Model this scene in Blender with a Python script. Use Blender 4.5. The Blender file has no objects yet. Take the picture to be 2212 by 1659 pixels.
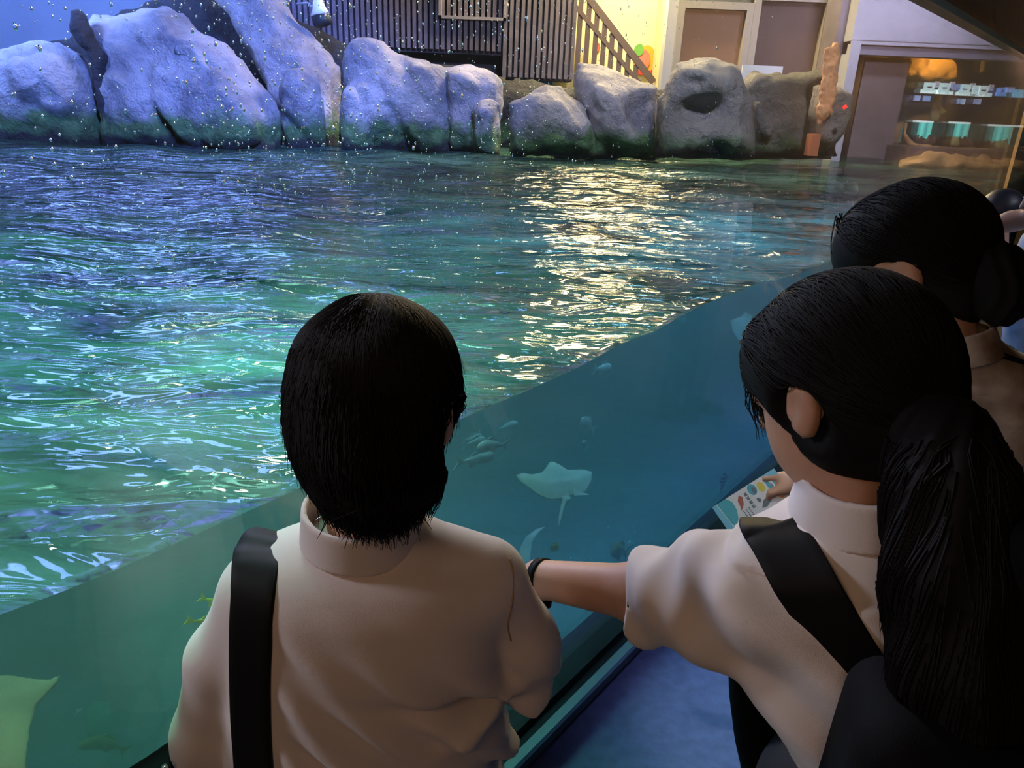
import bpy, math, random
import numpy as np
from mathutils import Vector, Matrix
random.seed(7)
D = bpy.data
C = bpy.context.scene.collection
sc = bpy.context.scene

# ---------------------------------------------------------------- camera
F_PX, CX, CY = 1600.0, 1106.0, 829.5            # focal length in pixels of the 2212 x 1659 frame
PITCH, ROLL = math.radians(21.05), math.radians(2.3)
EYE = np.array([0.0, 0.0, 1.60])
fwd = np.array([0, math.cos(PITCH), -math.sin(PITCH)])
rt0 = np.array([1.0, 0, 0]); up0 = np.cross(rt0, fwd)
RT = math.cos(ROLL) * rt0 + math.sin(ROLL) * up0
UP = -math.sin(ROLL) * rt0 + math.cos(ROLL) * up0
cam = D.objects.new('camera', D.cameras.new('camera'))
C.objects.link(cam)
cam.data.sensor_width = 36.0
cam.data.lens = 36.0 * F_PX / 2212.0
cam.data.clip_start = 0.02
cam.data.clip_end = 80
cam.data.shift_y = 0.0
cam.matrix_world = Matrix(((RT[0], UP[0], -fwd[0], EYE[0]), (RT[1], UP[1], -fwd[1], EYE[1]),
                           (RT[2], UP[2], -fwd[2], EYE[2]), (0, 0, 0, 1)))
sc.camera = cam
sc.view_settings.view_transform = 'Standard'
sc.view_settings.look = 'None'
sc.view_settings.gamma = 1.0
sc.view_settings.exposure = 0.0
sc.view_settings.use_curve_mapping = False
cy = sc.cycles
cy.use_denoising = True; cy.use_adaptive_sampling = True; cy.adaptive_threshold = 0.025
cy.max_bounces = 7; cy.diffuse_bounces = 2; cy.glossy_bounces = 3; cy.transmission_bounces = 4
cy.volume_bounces = 1; cy.transparent_max_bounces = 24
cy.sample_clamp_indirect = 4.0
cy.sample_clamp_direct = 0.0
cy.caustics_reflective = False; cy.caustics_refractive = False
try: cy.denoising_prefilter = 'FAST'
except Exception: pass

def ray(x, y): return fwd + RT * (x - CX) / F_PX - UP * (y - CY) / F_PX
def PD(x, y, s): return EYE + ray(x, y) * s                     # point at forward distance s
def PY(x, y, Y): r = ray(x, y); return EYE + r * (Y / r[1])     # point on the plane y = Y
def PZ(x, y, z): r = ray(x, y); return EYE + r * ((z - EYE[2]) / r[2])
GA = math.radians(38.1)
G = np.array([math.sin(GA), math.cos(GA), 0]); N = np.array([-math.cos(GA), math.sin(GA), 0])
def gl(u, d, z): v = G * u + N * d; return (v[0], v[1], z)      # u along the glass, d away from the camera through it
WATER = 1.008; GLASS = 0.85

# ---------------------------------------------------------------- world and large lights
w = D.worlds.new('world'); sc.world = w; w.use_nodes = True
w.node_tree.nodes['Background'].inputs[0].default_value = (0.30, 0.36, 0.55, 1)
w.node_tree.nodes['Background'].inputs[1].default_value = 0.012

def aim(o, p):
    d = Vector(p) - Vector(o.location)
    o.rotation_euler = d.to_track_quat('-Z', 'Y').to_euler()
def area(name, loc, to, size, power, col, sy=None):
    l = D.lights.new(name, 'AREA'); l.energy = power; l.color = col; l.size = size
    if sy: l.shape = 'RECTANGLE'; l.size_y = sy
    o = D.objects.new(name, l); C.objects.link(o); o.location = loc; aim(o, to); return o
def spot(name, loc, to, ang, power, col, blend=0.5, rad=0.05):
    l = D.lights.new(name, 'SPOT'); l.energy = power; l.color = col; l.spot_size = math.radians(ang); l.spot_blend = blend; l.shadow_soft_size = rad
    o = D.objects.new(name, l); C.objects.link(o); o.location = loc; aim(o, to); return o
#LIGHTS
BLUE = (0.14, 0.27, 1.0)
spot('blue_flood_rocks', (-1.2, 4.0, 4.9), (-4.3, 8.6, 1.5), 60, 3000, BLUE, 0.6, 0.12)
spot('blue_flood_slab', (0.6, 4.6, 5.0), (-2.0, 8.8, 1.5), 44, 1700, (0.18, 0.30, 1.0), 0.6, 0.1)
spot('cool_flood_rocks', (1.4, 4.4, 4.8), (0.2, 8.5, 1.2), 60, 620, (0.50, 0.58, 1.0), 0.6, 0.1)
spot('pale_flood_rocks', (2.6, 4.6, 4.6), (2.4, 8.4, 1.4), 60, 420, (0.95, 0.92, 0.9), 0.6, 0.1)
spot('wall_wash_left', (-5.5, 6.5, 3.4), (-6.5, 11, 2.3), 110, 2000, (0.24, 0.38, 1.0), 0.8, 0.3)
spot('wall_fill_right', (4.2, 6.8, 4.6), (4.6, 10.3, 2.9), 80, 600, (0.72, 0.72, 1.0), 0.9, 0.3)  # light added to lift the upper right wall
o = area('blue_streak_fill', (-4.0, 11.6, 5.4), (-3.0, 3.0, 1.0), 8.0, 700, (0.22, 0.36, 1.0), 1.8)  # unseen area light added for blue streaks on the water
o = area('water_fill', (1.9, 3.6, 4.2), (1.9, 3.6, 0), 3.0, 215, (0.18, 0.54, 0.95), 1.6); o.data.spread = math.radians(60)  # overhead light added to brighten the murky water, no fixture seen
o = area('water_fill_near', (-1.4, 2.2, 4.0), (-1.4, 2.3, 0), 2.0, 50, (0.34, 0.9, 0.70), 1.4); o.data.spread = math.radians(65)  # second unseen light, added for the greener water near the glass
spot('green_patch_fill', (-0.9, 2.0, 3.4), (-0.62, 1.35, 1.0), 34, 480, (0.20, 1.0, 0.60), 1.0, 0.1)  # added spot that makes the mint green patches, source unseen
spot('ray_fill', gl(1.2, 1.7, 3.6), gl(1.15, 1.4, 0.8), 24, 480, (0.45, 0.95, 1.0), 1.0, 0.1)  # spot added to brighten the pale ray
spot('fish_fill', gl(-0.2, 1.6, 3.4), gl(0.2, 1.35, 0.8), 20, 330, (0.9, 0.98, 0.6), 1.0, 0.1)  # spot added to brighten the yellow fish
area('stair_wall_lamp', (1.1, 10.4, 5.3), (1.1, 12.0, 2.6), 1.8, 560, (1.0, 0.78, 0.40), 0.6)
area('glint_fill', (1.2, 11.3, 4.4), (0.6, 3.0, 1.0), 3.4, 950, (1.0, 0.76, 0.36), 1.6)  # unseen panel added for the yellow glints in the waves
area('hall_warm_lamp', (-0.9, -1.2, 2.35), (0.0, 0.9, 1.0), 0.9, 8.0, (1.0, 0.60, 0.36))
spot('floor_fill', (1.7, 1.6, 2.7), (0.95, 1.55, 0.0), 30, 110, (0.42, 0.46, 1.0), 1.0, 0.2)  # blue spot added to make the bright patch of carpet
spot('shirt_fill_right', gl(2.0, 3.2, 3.0), (0.25, 0.68, 1.2), 34, 210, (0.92, 0.90, 1.0), 0.9, 0.25)  # added spot imitating pool light on the white shirt
spot('sleeve_fill_left', gl(-1.2, 2.8, 2.6), (-0.30, 0.74, 1.05), 30, 190, (0.90, 0.86, 1.0), 0.9, 0.25)  # added spot for the pale rim on the left sleeve
spot('recess_fill', (4.6, 7.0, 2.8), (5.0, 11.5, 1.6), 70, 1500, (0.72, 0.62, 0.85), 0.9, 0.3)  # fill light added inside the dark recess
area('warm_patch_fill', (-2.3, 6.8, 6.0), (-1.0, 3.0, 1.0), 1.3, 110, (1.0, 0.88, 0.66), 0.8)  # unseen light added for warm white reflections on the near water
spot('leaflet_fill', (0.30, 1.12, 2.75), (0.54, 1.465, 0.785), 13, 45, (0.85, 0.9, 1.0), 0.8, 0.03)  # cool spot added to brighten the leaflet
#ENDLIGHTS

# ---------------------------------------------------------------- materials
def newmat(name):
    m = D.materials.new(name); m.use_nodes = True
    nt = m.node_tree; b = nt.nodes['Principled BSDF']; return m, nt, b
def mat(name, col, rough=0.6, metal=0.0, spec=0.5, var=0.0, vscale=8.0, bump=0.0, bscale=40.0, col2=None, emit=None, estr=1.0, sheen=0.0):
    m, nt, b = newmat(name)
    b.inputs['Base Color'].default_value = (*col, 1); b.inputs['Roughness'].default_value = rough
    b.inputs['Metallic'].default_value = metal; b.inputs['Specular IOR Level'].default_value = spec
    if sheen: b.inputs['Sheen Weight'].default_value = sheen
    if var or col2 or bump: tc = nt.nodes.new('ShaderNodeTexCoord')
    if var or col2:
        n = nt.nodes.new('ShaderNodeTexNoise'); n.inputs['Scale'].default_value = vscale; n.inputs['Detail'].default_value = 6
        nt.links.new(tc.outputs['Object'], n.inputs['Vector'])
        r = nt.nodes.new('ShaderNodeValToRGB'); r.color_ramp.elements[0].position = 0.35; r.color_ramp.elements[1].position = 0.65
        c2 = col2 or tuple(min(1, c * (1 + var)) for c in col); c1 = col if col2 else tuple(c * (1 - var) for c in col)
        r.color_ramp.elements[0].color = (*c1, 1); r.color_ramp.elements[1].color = (*c2, 1)
        nt.links.new(n.outputs['Fac'], r.inputs['Fac']); nt.links.new(r.outputs['Color'], b.inputs['Base Color'])
    if bump:
        n2 = nt.nodes.new('ShaderNodeTexNoise'); n2.inputs['Scale'].default_value = bscale; n2.inputs['Detail'].default_value = 4
        nt.links.new(tc.outputs['Object'], n2.inputs['Vector'])
        bp = nt.nodes.new('ShaderNodeBump'); bp.inputs['Strength'].default_value = 0.6; bp.inputs['Distance'].default_value = bump
        nt.links.new(n2.outputs['Fac'], bp.inputs['Height']); nt.links.new(bp.outputs['Normal'], b.inputs['Normal'])
    if emit:
        b.inputs['Emission Color'].default_value = (*emit, 1); b.inputs['Emission Strength'].default_value = estr
    return m
def math_node(nt, op, a, b=None):
    n = nt.nodes.new('ShaderNodeMath'); n.operation = op
    for i, v in enumerate((a, b)):
        if v is None: continue
        if isinstance(v, (int, float)): n.inputs[i].default_value = v
        else: nt.links.new(v, n.inputs[i])
    return n.outputs[0]
def schlick(nt, f0, normal=None):
    lw = nt.nodes.new('ShaderNodeLayerWeight'); lw.inputs['Blend'].default_value = 0.5
    if normal: nt.links.new(normal, lw.inputs['Normal'])
    p = math_node(nt, 'POWER', lw.outputs['Facing'], 5.0)
    return math_node(nt, 'ADD', math_node(nt, 'MULTIPLY', p, 1 - f0), f0)

# ---------------------------------------------------------------- object helpers
def tagp(o, label=None, cat=None, group=None, kind=None):
    if label: o['label'] = label
    if cat: o['category'] = cat
    if group: o['group'] = group
    if kind: o['kind'] = kind
    return o
def empty(name, loc, label=None, cat=None, group=None):
    o = D.objects.new(name, None); C.objects.link(o); o.location = tuple(loc); o.empty_display_size = 0.05
    return tagp(o, label, cat, group)
def obj(name, verts, faces, m, parent=None, smooth=True):
    me = D.meshes.new(name); me.from_pydata([tuple(map(float, v)) for v in verts], [], [tuple(map(int, f)) for f in faces]); me.update()
    if smooth: me.polygons.foreach_set('use_smooth', [True] * len(me.polygons))
    if m is not None:
        for x in (m if isinstance(m, (list, tuple)) else [m]): me.materials.append(x)
    o = D.objects.new(name, me); C.objects.link(o)
    if parent is not None: adopt(o, parent)
    return o
def world_loc(o):
    l = Vector(o.location)
    if o.parent: l = l + world_loc(o.parent)
    return l
def adopt(o, parent):                                             # vertices are given in world space; parents are only translated
    o.parent = parent
    off = world_loc(parent)
    if o.type == 'MESH' and len(o.data.vertices):
        o.data.transform(Matrix.Translation(-off))
class MB:                                                         # collects simple solids into one mesh
    def __init__(s): s.v = []; s.f = []
    def add(s, v, f):
        k = len(s.v); s.v += [tuple(p) for p in v]; s.f += [tuple(i + k for i in q) for q in f]; return s
    def box(s, a, b):
        (x0, y0, z0), (x1, y1, z1) = a, b
        return s.add([(x0,y0,z0),(x1,y0,z0),(x1,y1,z0),(x0,y1,z0),(x0,y0,z1),(x1,y0,z1),(x1,y1,z1),(x0,y1,z1)],
                     [(0,3,2,1),(4,5,6,7),(0,1,5,4),(1,2,6,5),(2,3,7,6),(3,0,4,7)])
    def obox(s, p, ax, ay, az):                                   # centre and three half axes
        p, ax, ay, az = map(np.array, (p, ax, ay, az)); v = []
        for k in (-1, 1):
            for i, j in ((-1,-1),(1,-1),(1,1),(-1,1)): v.append(p + i*ax + j*ay + k*az)
        return s.add(v, [(0,3,2,1),(4,5,6,7),(0,1,5,4),(1,2,6,5),(2,3,7,6),(3,0,4,7)])
    def gbox(s, u0, u1, d0, d1, z0, z1):                          # box lined up with the glass
        v = [gl(u0,d0,z0),gl(u1,d0,z0),gl(u1,d1,z0),gl(u0,d1,z0),gl(u0,d0,z1),gl(u1,d0,z1),gl(u1,d1,z1),gl(u0,d1,z1)]
        return s.add(v, [(0,3,2,1),(4,5,6,7),(0,1,5,4),(1,2,6,5),(2,3,7,6),(3,0,4,7)])
    def prism(s, poly, vec):                                      # polygon (3D points) extruded along vec
        n = len(poly); v = [tuple(p) for p in poly] + [tuple(np.array(p) + np.array(vec)) for p in poly]
        f = [tuple(range(n))[::-1], tuple(range(n, 2*n))] + [(i, (i+1) % n, n + (i+1) % n, n + i) for i in range(n)]
        return s.add(v, f)
    def tube(s, pts, rad, seg=8, cap=True):
        pts = [np.array(p, float) for p in pts]
        rad = rad if hasattr(rad, '__len__') else [rad] * len(pts)
        ref = np.array([0.3, 0.2, 1.0]); v = []; f = []
        for i, p in enumerate(pts):
            t = pts[min(i+1, len(pts)-1)] - pts[max(i-1, 0)]; t = t / (np.linalg.norm(t) + 1e-9)
            a = np.cross(t, ref); a /= np.linalg.norm(a) + 1e-9; b = np.cross(t, a)
            for k in range(seg):
                q = 2*math.pi*k/seg; v.append(p + rad[i]*(math.cos(q)*a + math.sin(q)*b))
        for i in range(len(pts)-1):
            for k in range(seg):
                f.append((i*seg+k, i*seg+(k+1) % seg, (i+1)*seg+(k+1) % seg, (i+1)*seg+k))
        if cap: f += [tuple(range(seg))[::-1], tuple(range((len(pts)-1)*seg, len(pts)*seg))]
        return s.add(v, f)
    def build(s, name, m, parent=None, smooth=False): return obj(name, s.v, s.f, m, parent, smooth)

# ---------------------------------------------------------------- signed distance modelling, meshed by surface nets
def surfnet(Fn, lo, hi, h):
    lo = np.array(lo, float); hi = np.array(hi, float); n = np.ceil((hi - lo) / h).astype(int) + 1
    ax = [lo[i] + h * np.arange(n[i]) for i in range(3)]
    P = np.stack(np.meshgrid(*ax, indexing='ij'), -1).astype(np.float32)
    return surfnet_grid(Fn(P).astype(np.float32), lo, h)
def surfnet_grid(S, lo, h):
    n = np.array(S.shape)
    for a_ in range(3):                                           # keep the border outside
        sl = [slice(None)] * 3
        for e in (0, -1): sl[a_] = e; S[tuple(sl)] = np.maximum(S[tuple(sl)], h * 0.5)
    ins = S < 0
    c = n - 1
    acc = np.zeros((*c, 3), np.float32); cnt = np.zeros(tuple(c), np.int16)
    corners = [(i, j, k) for i in (0, 1) for j in (0, 1) for k in (0, 1)]
    def sub(A, o): return A[o[0]:o[0]+c[0], o[1]:o[1]+c[1], o[2]:o[2]+c[2]]
    for a_ in range(3):
        for o in corners:
            if o[a_]: continue
            o2 = list(o); o2[a_] = 1
            s0, s1 = sub(S, o), sub(S, o2)
            cr = (s0 < 0) != (s1 < 0)
            t = np.where(cr, s0 / np.where(cr, s0 - s1, 1), 0)
            off = np.zeros((*c, 3), np.float32); off[...] = np.array(o, np.float32); off[..., a_] += t
            acc += off * cr[..., None]; cnt += cr
    act = cnt > 0
    idx = -np.ones(tuple(c), np.int64); ids = np.argwhere(act); idx[act] = np.arange(len(ids))
    V = lo + h * (ids + acc[act] / cnt[act][:, None])
    Fc = []
    for a_ in range(3):
        b_, c_ = (a_ + 1) % 3, (a_ + 2) % 3
        m0 = [slice(1, -1)] * 3; m0[a_] = slice(0, -1); m1 = list(m0); m1[a_] = slice(1, None)
        s0, s1 = ins[tuple(m0)], ins[tuple(m1)]
        e = np.argwhere(s0 != s1); fl = s0[s0 != s1]
        base = e + 1; base[:, a_] = e[:, a_]
        def cell(db, dc):
            q = base.copy(); q[:, b_] += db; q[:, c_] += dc; return idx[q[:, 0], q[:, 1], q[:, 2]]
        q = np.stack([cell(-1, -1), cell(0, -1), cell(0, 0), cell(-1, 0)], 1)
        q[~fl] = q[~fl][:, ::-1]
        Fc.append(q)
    Fc = np.concatenate(Fc); Fc = Fc[(Fc >= 0).all(1)]
    return V, Fc
def fastobj(name, V, Fc, m, parent=None):
    me = D.meshes.new(name)
    me.vertices.add(len(V)); me.vertices.foreach_set('co', np.asarray(V, np.float32).ravel())
    me.loops.add(len(Fc) * 4); me.loops.foreach_set('vertex_index', Fc.ravel().astype(np.int32))
    me.polygons.add(len(Fc)); me.polygons.foreach_set('loop_start', np.arange(len(Fc), dtype=np.int32) * 4)
    me.polygons.foreach_set('use_smooth', np.ones(len(Fc), bool))
    me.update(calc_edges=True); me.validate()
    if m: me.materials.append(m)
    o = D.objects.new(name, me); C.objects.link(o)
    if parent is not None: adopt(o, parent)
    return o
def sdf_obj(name, Fn, lo, hi, h, m, parent=None):
    V, Fc = surfnet(Fn, lo, hi, h); return fastobj(name, V, Fc, m, parent)
A3 = lambda p: np.array(p, np.float32)
def sd_cone(P, a, b, ra, rb, sq=None):                            # capsule whose radius runs from ra to rb
    a = A3(a); b = A3(b); ba = b - a; pa = P - a
    t = np.clip((pa @ ba) / (ba @ ba + 1e-12), 0, 1)
    return np.linalg.norm(pa - t[..., None] * ba, axis=-1) - (ra + (rb - ra) * t)
def sd_ell(P, c, r, Rm=None):                                     # ellipsoid, columns of Rm are its axes
    q = P - A3(c)
    if Rm is not None: q = q @ np.asarray(Rm, np.float32)
    r = A3(r); k0 = np.linalg.norm(q / r, axis=-1); k1 = np.linalg.norm(q / (r * r), axis=-1)
    return k0 * (k0 - 1) / (k1 + 1e-6)
def smin(a, b, k): h = np.maximum(k - np.abs(a - b), 0) / k; return np.minimum(a, b) - h * h * k * 0.25
def smax(a, b, k): return -smin(-a, -b, k)
def axes(z, x):                                                   # orthonormal frame from a z axis and a rough x axis
    z = np.array(z, float); z /= np.linalg.norm(z); x = np.array(x, float); x = x - z * (x @ z); x /= np.linalg.norm(x)
    return np.stack([x, np.cross(z, x), z], 1)
_rng = np.random.default_rng(3)
_lat = _rng.random((24, 24, 24)).astype(np.float32)
def vnoise(P, s, off=0.0):                                        # smooth value noise in 0..1
    q = P * s + 7.3 + off; i = np.floor(q).astype(int); f = (q - i); f = f * f * (3 - 2 * f)
    r = 0
    for dx in (0, 1):
        for dy in (0, 1):
            for dz in (0, 1):
                wgt = (f[..., 0] if dx else 1 - f[..., 0]) * (f[..., 1] if dy else 1 - f[..., 1]) * (f[..., 2] if dz else 1 - f[..., 2])
                r = r + wgt * _lat[(i[..., 0] + dx) % 24, (i[..., 1] + dy) % 24, (i[..., 2] + dz) % 24]
    return r
def sd_poly(px, pz, poly):                                        # 2D signed distance, negative inside
    d = np.full(px.shape, 1e9, np.float32); s = np.ones(px.shape, bool)
    n = len(poly)
    for i in range(n):
        ax_, az_ = poly[i]; bx_, bz_ = poly[i - 1]
        ex, ez = bx_ - ax_, bz_ - az_; wx, wz = px - ax_, pz - az_
        t = np.clip((wx * ex + wz * ez) / (ex * ex + ez * ez + 1e-9), 0, 1)
        d = np.minimum(d, (wx - ex * t) ** 2 + (wz - ez * t) ** 2)
        c1 = pz >= az_; c2 = pz < bz_; c3 = ex * wz > ez * wx
        s ^= (c1 & c2 & c3) | (~c1 & ~c2 & ~c3)
    return np.where(s, 1, -1) * np.sqrt(d)
# ================================================================ the setting: halls, pool, glass
M = {}
M['dark'] = mat('dark paint', (0.02, 0.024, 0.03), 0.6)
M['hall_floor'] = mat('blue hall carpet', (0.16, 0.21, 0.40), 0.8, var=0.12, vscale=30, bump=0.002, bscale=300)
M['hall_wall'] = mat('hall wall paint', (0.12, 0.10, 0.09), 0.8, var=0.1)
M['gasket'] = mat('black gasket', (0.015, 0.02, 0.022), 0.45)
M['rail'] = mat('brushed rail', (0.30, 0.42, 0.47), 0.4, metal=0.3)
M['beam'] = mat('painted top beam', (0.02, 0.05, 0.06), 0.5)
M['pool'] = mat('painted pool shell', (0.10, 0.34, 0.36), 0.8, var=0.4, vscale=1.5, col2=(0.05, 0.2, 0.2))

def struct(name, mb, m, smooth=False):
    o = mb.build(name, m, None, smooth); o['kind'] = 'structure'; return o
def quadpoly(us, z0, z1, name, m):
    b = MB(); b.prism([(x, y, z0) for x, y in us], (0, 0, z1 - z0)); return struct(name, b, m)
# hall side (in front of the glass)
L0, L1 = -4.0, 14.5
p0, p1 = gl(L0, 0.88, 0), gl(L1, 0.88, 0)
quadpoly([(p0[0], p0[1]), (p0[0] + 1.5, p0[1] - 3.5), (8.5, -2.5), (13.5, 9.0), (p1[0], p1[1])][::-1], -0.1, 0.0, 'floor', M['hall_floor'])
b = MB(); b.prism([(p0[0], p0[1], 2.9), (p1[0], p1[1], 2.9), (13.5, 9.0, 2.9), (8.5, -2.5, 2.9), (p0[0] + 1.5, p0[1] - 3.5, 2.9)], (0, 0, 0.1)); struct('ceiling', b, M['dark'])
b = MB(); b.box((p0[0] + 1.3, -2.7, 0), (8.6, -2.5, 2.9)); struct('wall_back', b, M['hall_wall'])
# glass wall: kerb and rails below, header above, pane between
b = MB(); b.gbox(L0, L1, 0.84, 0.96, -0.9, 0.105); struct('wall_front', b, M['dark'])
b = MB(); b.gbox(L0, L1, 0.785, 0.843, 0.06, 0.112); b.gbox(L0, L1, 0.83, 0.90, 0.105, 0.136); struct('trim_1', b, M['gasket'])
b = MB(); b.gbox(L0, L1, 0.779, 0.803, 0.100, 0.119); struct('trim_2', b, M['rail'])
b = MB(); b.gbox(L0, L1, 0.84, 0.98, 2.085, 2.75); struct('trim_3', b, M['beam'])
b = MB(); b.gbox(L0, L1, 0.82, 0.85, 2.075, 2.10); struct('trim_4', b, M['gasket'])

m, nt, bs = newmat('clear pane'); nt.nodes.remove(bs)
out = nt.nodes['Material Output']
tr = nt.nodes.new('ShaderNodeBsdfTransparent'); tr.inputs[0].default_value = (0.97, 0.985, 0.985, 1)
gs = nt.nodes.new('ShaderNodeBsdfGlossy'); gs.inputs['Roughness'].default_value = 0.0; gs.inputs[0].default_value = (1, 1, 1, 1)
df = nt.nodes.new('ShaderNodeBsdfDiffuse'); df.inputs[0].default_value = (0.8, 0.85, 0.9, 1)
mx = nt.nodes.new('ShaderNodeMixShader'); mx2 = nt.nodes.new('ShaderNodeMixShader')
nt.links.new(schlick(nt, 0.05), mx.inputs[0]); nt.links.new(tr.outputs[0], mx.inputs[1]); nt.links.new(gs.outputs[0], mx.inputs[2])
mx2.inputs[0].default_value = 0.024                               # diffuse share imitates the hazy reflections on the pane
nt.links.new(mx.outputs[0], mx2.inputs[1]); nt.links.new(df.outputs[0], mx2.inputs[2])
nt.links.new(mx2.outputs[0], out.inputs['Surface'])
M['pane'] = m
b = MB(); b.gbox(L0, L1, GLASS, GLASS + 0.04, 0.12, 2.10); struct('window_1', b, M['pane'])

# ---- water: one closed body with a rippled top, murky inside
def wave(u, d):
    far = np.clip((d - 1.2) / 1.5, 0.25, 1)
    z = far * (0.013 * np.sin(3.1 * u + 1.3 * d + 0.5) + 0.007 * np.sin(6.7 * u - 4.0 * d + 1.0) + 0.009 * np.sin(2.0 * d - 5.4 * u)) + 0.030 * np.exp(-((u - 2.2) / 0.6) ** 2 - ((d - 0.9) / 1.2) ** 2)
    z += 0.0035 * np.sin(13.0 * u + 7 * d) + 0.0015 * np.sin(21 * u - 17 * d + 2)
    return z
us = np.concatenate([np.arange(-3.8, 5.0, 0.03), np.arange(5.0, 13.01, 0.08)])
ds = np.concatenate([np.arange(GLASS + 0.05, 3.0, 0.03), np.arange(3.0, 14.0, 0.08)])
UU, DD = np.meshgrid(us, ds, indexing='ij'); ZZ = WATER + wave(UU, DD)
V = UU[..., None] * G + DD[..., None] * N; V[..., 2] = ZZ
nu, nd = UU.shape; Vt = V.reshape(-1, 3)
fcs = []
ii, jj = np.meshgrid(np.arange(nu - 1), np.arange(nd - 1), indexing='ij'); k = (ii * nd + jj).ravel()
fcs = [tuple(q) for q in np.stack([k, k + nd, k + nd + 1, k + 1], 1)[:, ::-1]]
def edge(idx, rev):
    global Vt, fcs
    idx = np.array(idx); base = len(Vt); low = Vt[idx].copy(); low[:, 2] = -0.95; Vt = np.concatenate([Vt, low])
    for a in range(len(idx) - 1):
        q = (idx[a], idx[a + 1], base + a + 1, base + a); fcs.append(tuple(q[::-1]) if rev else tuple(q))
    return base
i0 = edge([i * nd for i in range(nu)], True); edge([i * nd + nd - 1 for i in range(nu)], False)
edge(list(range(nd)), False); edge([(nu - 1) * nd + j for j in range(nd)], True)
q = [gl(us[0], ds[0], -0.95), gl(us[-1], ds[0], -0.95), gl(us[-1], ds[-1], -0.95), gl(us[0], ds[-1], -0.95)]
kb = len(Vt); Vt = np.concatenate([Vt, np.array(q)]); fcs.append((kb, kb + 1, kb + 2, kb + 3))

m, nt, bs = newmat('pool water'); nt.nodes.remove(bs); out = nt.nodes['Material Output']
geo = nt.nodes.new('ShaderNodeNewGeometry'); tcw = nt.nodes.new('ShaderNodeTexCoord')
mp = nt.nodes.new('ShaderNodeMapping'); mp.inputs['Rotation'].default_value = (0, 0, math.radians(-12)); mp.inputs['Scale'].default_value = (1.0, 2.1, 1.0)
nt.links.new(tcw.outputs['Object'], mp.inputs['Vector'])
def nz(scale, det, dist=0.0):
    n = nt.nodes.new('ShaderNodeTexNoise'); n.inputs['Scale'].default_value = scale; n.inputs['Detail'].default_value = det
    n.inputs['Distortion'].default_value = dist; nt.links.new(mp.outputs[0], n.inputs['Vector']); return n.outputs['Fac']
hgt = math_node(nt, 'ADD', math_node(nt, 'MULTIPLY', nz(1.8, 2, 0.6), 1.0), math_node(nt, 'MULTIPLY', nz(5.5, 2, 1.0), 0.22))
bp = nt.nodes.new('ShaderNodeBump'); bp.inputs['Strength'].default_value = 1.0; bp.inputs['Distance'].default_value = 0.115
nt.links.new(hgt, bp.inputs['Height'])
gs = nt.nodes.new('ShaderNodeBsdfGlossy'); gs.inputs['Roughness'].default_value = 0.03; nt.links.new(bp.outputs[0], gs.inputs['Normal'])
tr = nt.nodes.new('ShaderNodeBsdfTransparent')
dfw = nt.nodes.new('ShaderNodeBsdfDiffuse'); dfw.inputs[0].default_value = (0.30, 0.72, 0.60, 1); nt.links.new(bp.outputs[0], dfw.inputs['Normal'])
sep = nt.nodes.new('ShaderNodeSeparateXYZ'); nt.links.new(geo.outputs['True Normal'], sep.inputs[0])
top = math_node(nt, 'GREATER_THAN', math_node(nt, 'ABSOLUTE', sep.outputs[2]), 0.5)
glow_patch = nt.nodes.new('ShaderNodeMixShader'); fm = nt.nodes.new('ShaderNodeMapRange'); fm.inputs[1].default_value = 0.35; fm.inputs[2].default_value = 0.75  # green diffuse patches stand in for light coming out of the water
fm.inputs[3].default_value = 0.01; fm.inputs[4].default_value = 0.22; nt.links.new(nz(1.1, 4, 1.0), fm.inputs[0])
nt.links.new(math_node(nt, 'MULTIPLY', fm.outputs[0], top), glow_patch.inputs[0]); nt.links.new(tr.outputs[0], glow_patch.inputs[1]); nt.links.new(dfw.outputs[0], glow_patch.inputs[2])
mx = nt.nodes.new('ShaderNodeMixShader')
nt.links.new(math_node(nt, 'MULTIPLY', schlick(nt, 0.035, bp.outputs[0]), top), mx.inputs[0])
nt.links.new(glow_patch.outputs[0], mx.inputs[1]); nt.links.new(gs.outputs[0], mx.inputs[2]); nt.links.new(mx.outputs[0], out.inputs['Surface'])
va = nt.nodes.new('ShaderNodeVolumeAbsorption'); va.inputs['Color'].default_value = (0.58, 0.80, 0.82, 1); va.inputs['Density'].default_value = 0.55
vs = nt.nodes.new('ShaderNodeVolumeScatter'); vs.inputs['Color'].default_value = (0.50, 0.72, 0.80, 1); vs.inputs['Density'].default_value = 0.42; vs.inputs['Anisotropy'].default_value = 0.2
ad = nt.nodes.new('ShaderNodeAddShader'); nt.links.new(va.outputs[0], ad.inputs[0]); nt.links.new(vs.outputs[0], ad.inputs[1]); nt.links.new(ad.outputs[0], out.inputs['Volume'])
M['water'] = m
wt = obj('water', Vt, fcs, M['water']); wt['kind'] = 'stuff'; wt['label'] = 'rippling blue-green pool water behind the glass'; wt['category'] = 'water'

# ---- pool shell and the hall behind the pool
b = MB(); b.gbox(-4.2, 13.4, 0.9, 14.5, -1.1, -0.96); struct('pool_floor', b, M['pool'])
b = MB(); b.box((-9, 13.0, -1), (12, 13.2, 6.5)); struct('wall_far', b, mat('far wall paint', (0.35, 0.4, 0.5), 0.8, var=0.15, vscale=0.6))
b = MB(); b.box((-9.2, 0, -1), (-9, 13.2, 6.5)); struct('wall_left', b, mat('left wall paint', (0.45, 0.5, 0.62), 0.8, var=0.12, vscale=0.7))
b = MB(); b.box((-9, 0.5, 6.3), (12, 13.2, 6.5)); struct('pool_ceiling', b, M['dark'])

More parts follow.
